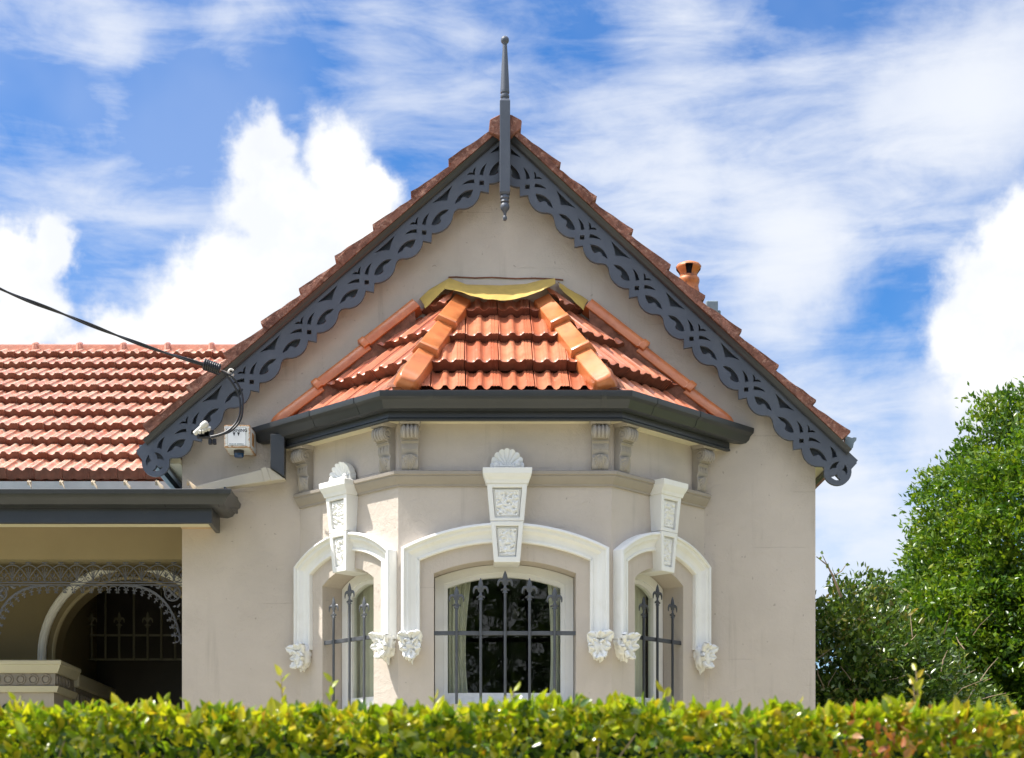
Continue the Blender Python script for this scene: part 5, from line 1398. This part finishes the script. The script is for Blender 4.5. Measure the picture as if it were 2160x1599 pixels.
crown('lower_crown', (5.2, 16.6, 2.95), (1.3, 1.1, 1.45), 3400, 22, .066, M_tree, tree, 5, rough=.12, tight=.8, inner=.3)
mb = MB(); mb.tube([(6.5, 17, 0), (6.45, 17, 1.2), (6.5, 17.05, 2.6), (6.6, 17, 4.4)], [.2, .16, .12, .05], 10)
for i in range(14):
    a = i * 2.4; z = 1.4 + i * .22; p = Vector((6.5, 17, z)); q = p + Vector((math.cos(a) * 1.4, math.sin(a) * 1.4, .9)); mb.tube([p, lerp(p, q, .5) + Vector((0, 0, -.1)), q], [.06, .04, .012], 6)
mb.build('trunk', M_bark, tree, Matrix.Identity(4), smooth=60)
bush = empty('shrub', (3.4, 13.6, 0), 'duller olive green shrub with bare twigs beside the right wall of the house', 'shrub')
crown('foliage', (3.25, 13.6, 2.5), (1.0, .9, 1.2), 2300, 18, .062, M_bush, bush, 8, rough=.14, inner=.45, tight=.9)
crown('foliage', (4.15, 14.4, 2.25), (.8, .9, .95), 1400, 18, .062, M_bush, bush, 9, rough=.12, inner=.45)
mb = MB()
for i in range(70):
    a = rnd.uniform(0, 6.28); p = Vector((3.4 + rnd.uniform(-.7, 1.0), 13.3 + rnd.uniform(-.5, .3), rnd.uniform(2.0, 3.3))); q = p + Vector((rnd.uniform(-.2, .25), rnd.uniform(-.2, .1), rnd.uniform(-.02, .22)))
    mb.tube([p, lerp(p, q, .5) + Vector((rnd.uniform(-.03, .03), 0, rnd.uniform(-.03, .03))), q], [.0045, .0035, .0015], 5)
tw = [P(1775, 1260, 13), P(1757, 1215, 13), P(1745, 1192, 13), P(1722, 1174, 13)]; mb.tube(tw, [.012, .009, .006, .004], 6)
mb.tube([P(1745, 1192, 13), P(1735, 1172, 13)], [.004, .003], 5); mb.tube([P(1757, 1215, 13), P(1775, 1205, 13), P(1784, 1192, 13)], [.005, .004, .003], 5)
for i in range(5):
    a = i * 1.3; mb.tube([(3.4, 13.6, 0), (3.4 + .2 * math.cos(a), 13.6 + .2 * math.sin(a), 1.2), (3.4 + .6 * math.cos(a), 13.6 + .5 * math.sin(a), 2.6)], [.06, .045, .015], 7)
mb.build('branches', M_twig, bush, Matrix.Identity(4), smooth=60)
lp = [P(1783, 1190, 12.98), P(1734, 1170, 12.98), P(1768, 1208, 12.98), P(1744, 1200, 12.98), P(1752, 1222, 12.98), P(1730, 1182, 12.98), P(1779, 1222, 12.98)]
la = np.array([tuple(p) for p in lp]); ld = unit(nrs.normal(size=la.shape) * .5 + np.array([.1, -.1, .7])); ls = unit(np.cross(ld, np.array([[0, 1., .2]] * len(la))))
o = link(bpy.data.objects.new('tip_leaves', leaves_mesh('tip_leaves', la, ld, ls, np.full(len(la), .05), np.full(len(la), .03), M_bush)), bush, Matrix.Identity(4)); o['kind'] = 'stuff'

# street trees across the road: what the window panes mirror; the last, unseen, is added to shade the right wall
LAB = ['dark green street tree at the far left end of the row across the road', 'broad street tree across the road, second from the left', 'tallest street tree across the road, opposite the bay window',
       'street tree across the road, opposite the right wall of the house', 'street tree at the far right end of the row across the road', 'unseen tree added on the near verge to shade the right wall']
for i, (x, y, h_) in enumerate(((-13, -18, 6.5), (-6.5, -18.5, 7), (0, -18, 8), (6.5, -18.5, 7), (13, -18, 6.5), (7.5, 1.5, 7.5))):
    t = empty('street_tree', (x, y, 0), LAB[i], 'tree', 'street trees')
    crown('crown', (x, y, h_ * .58), (3.3, 2.6, h_ * .42) if i < 5 else (2.4, 2.2, 3.0), 900, 14, .26, M_stree, t, 20 + i, rough=.15)
    mb = MB(); mb.tube([(x, y, 0), (x + .1, y, h_ * .3), (x, y, h_ * .7)], [.22, .17, .08], 8); mb.build('trunk', M_bark, t, Matrix.Identity(4), smooth=60)
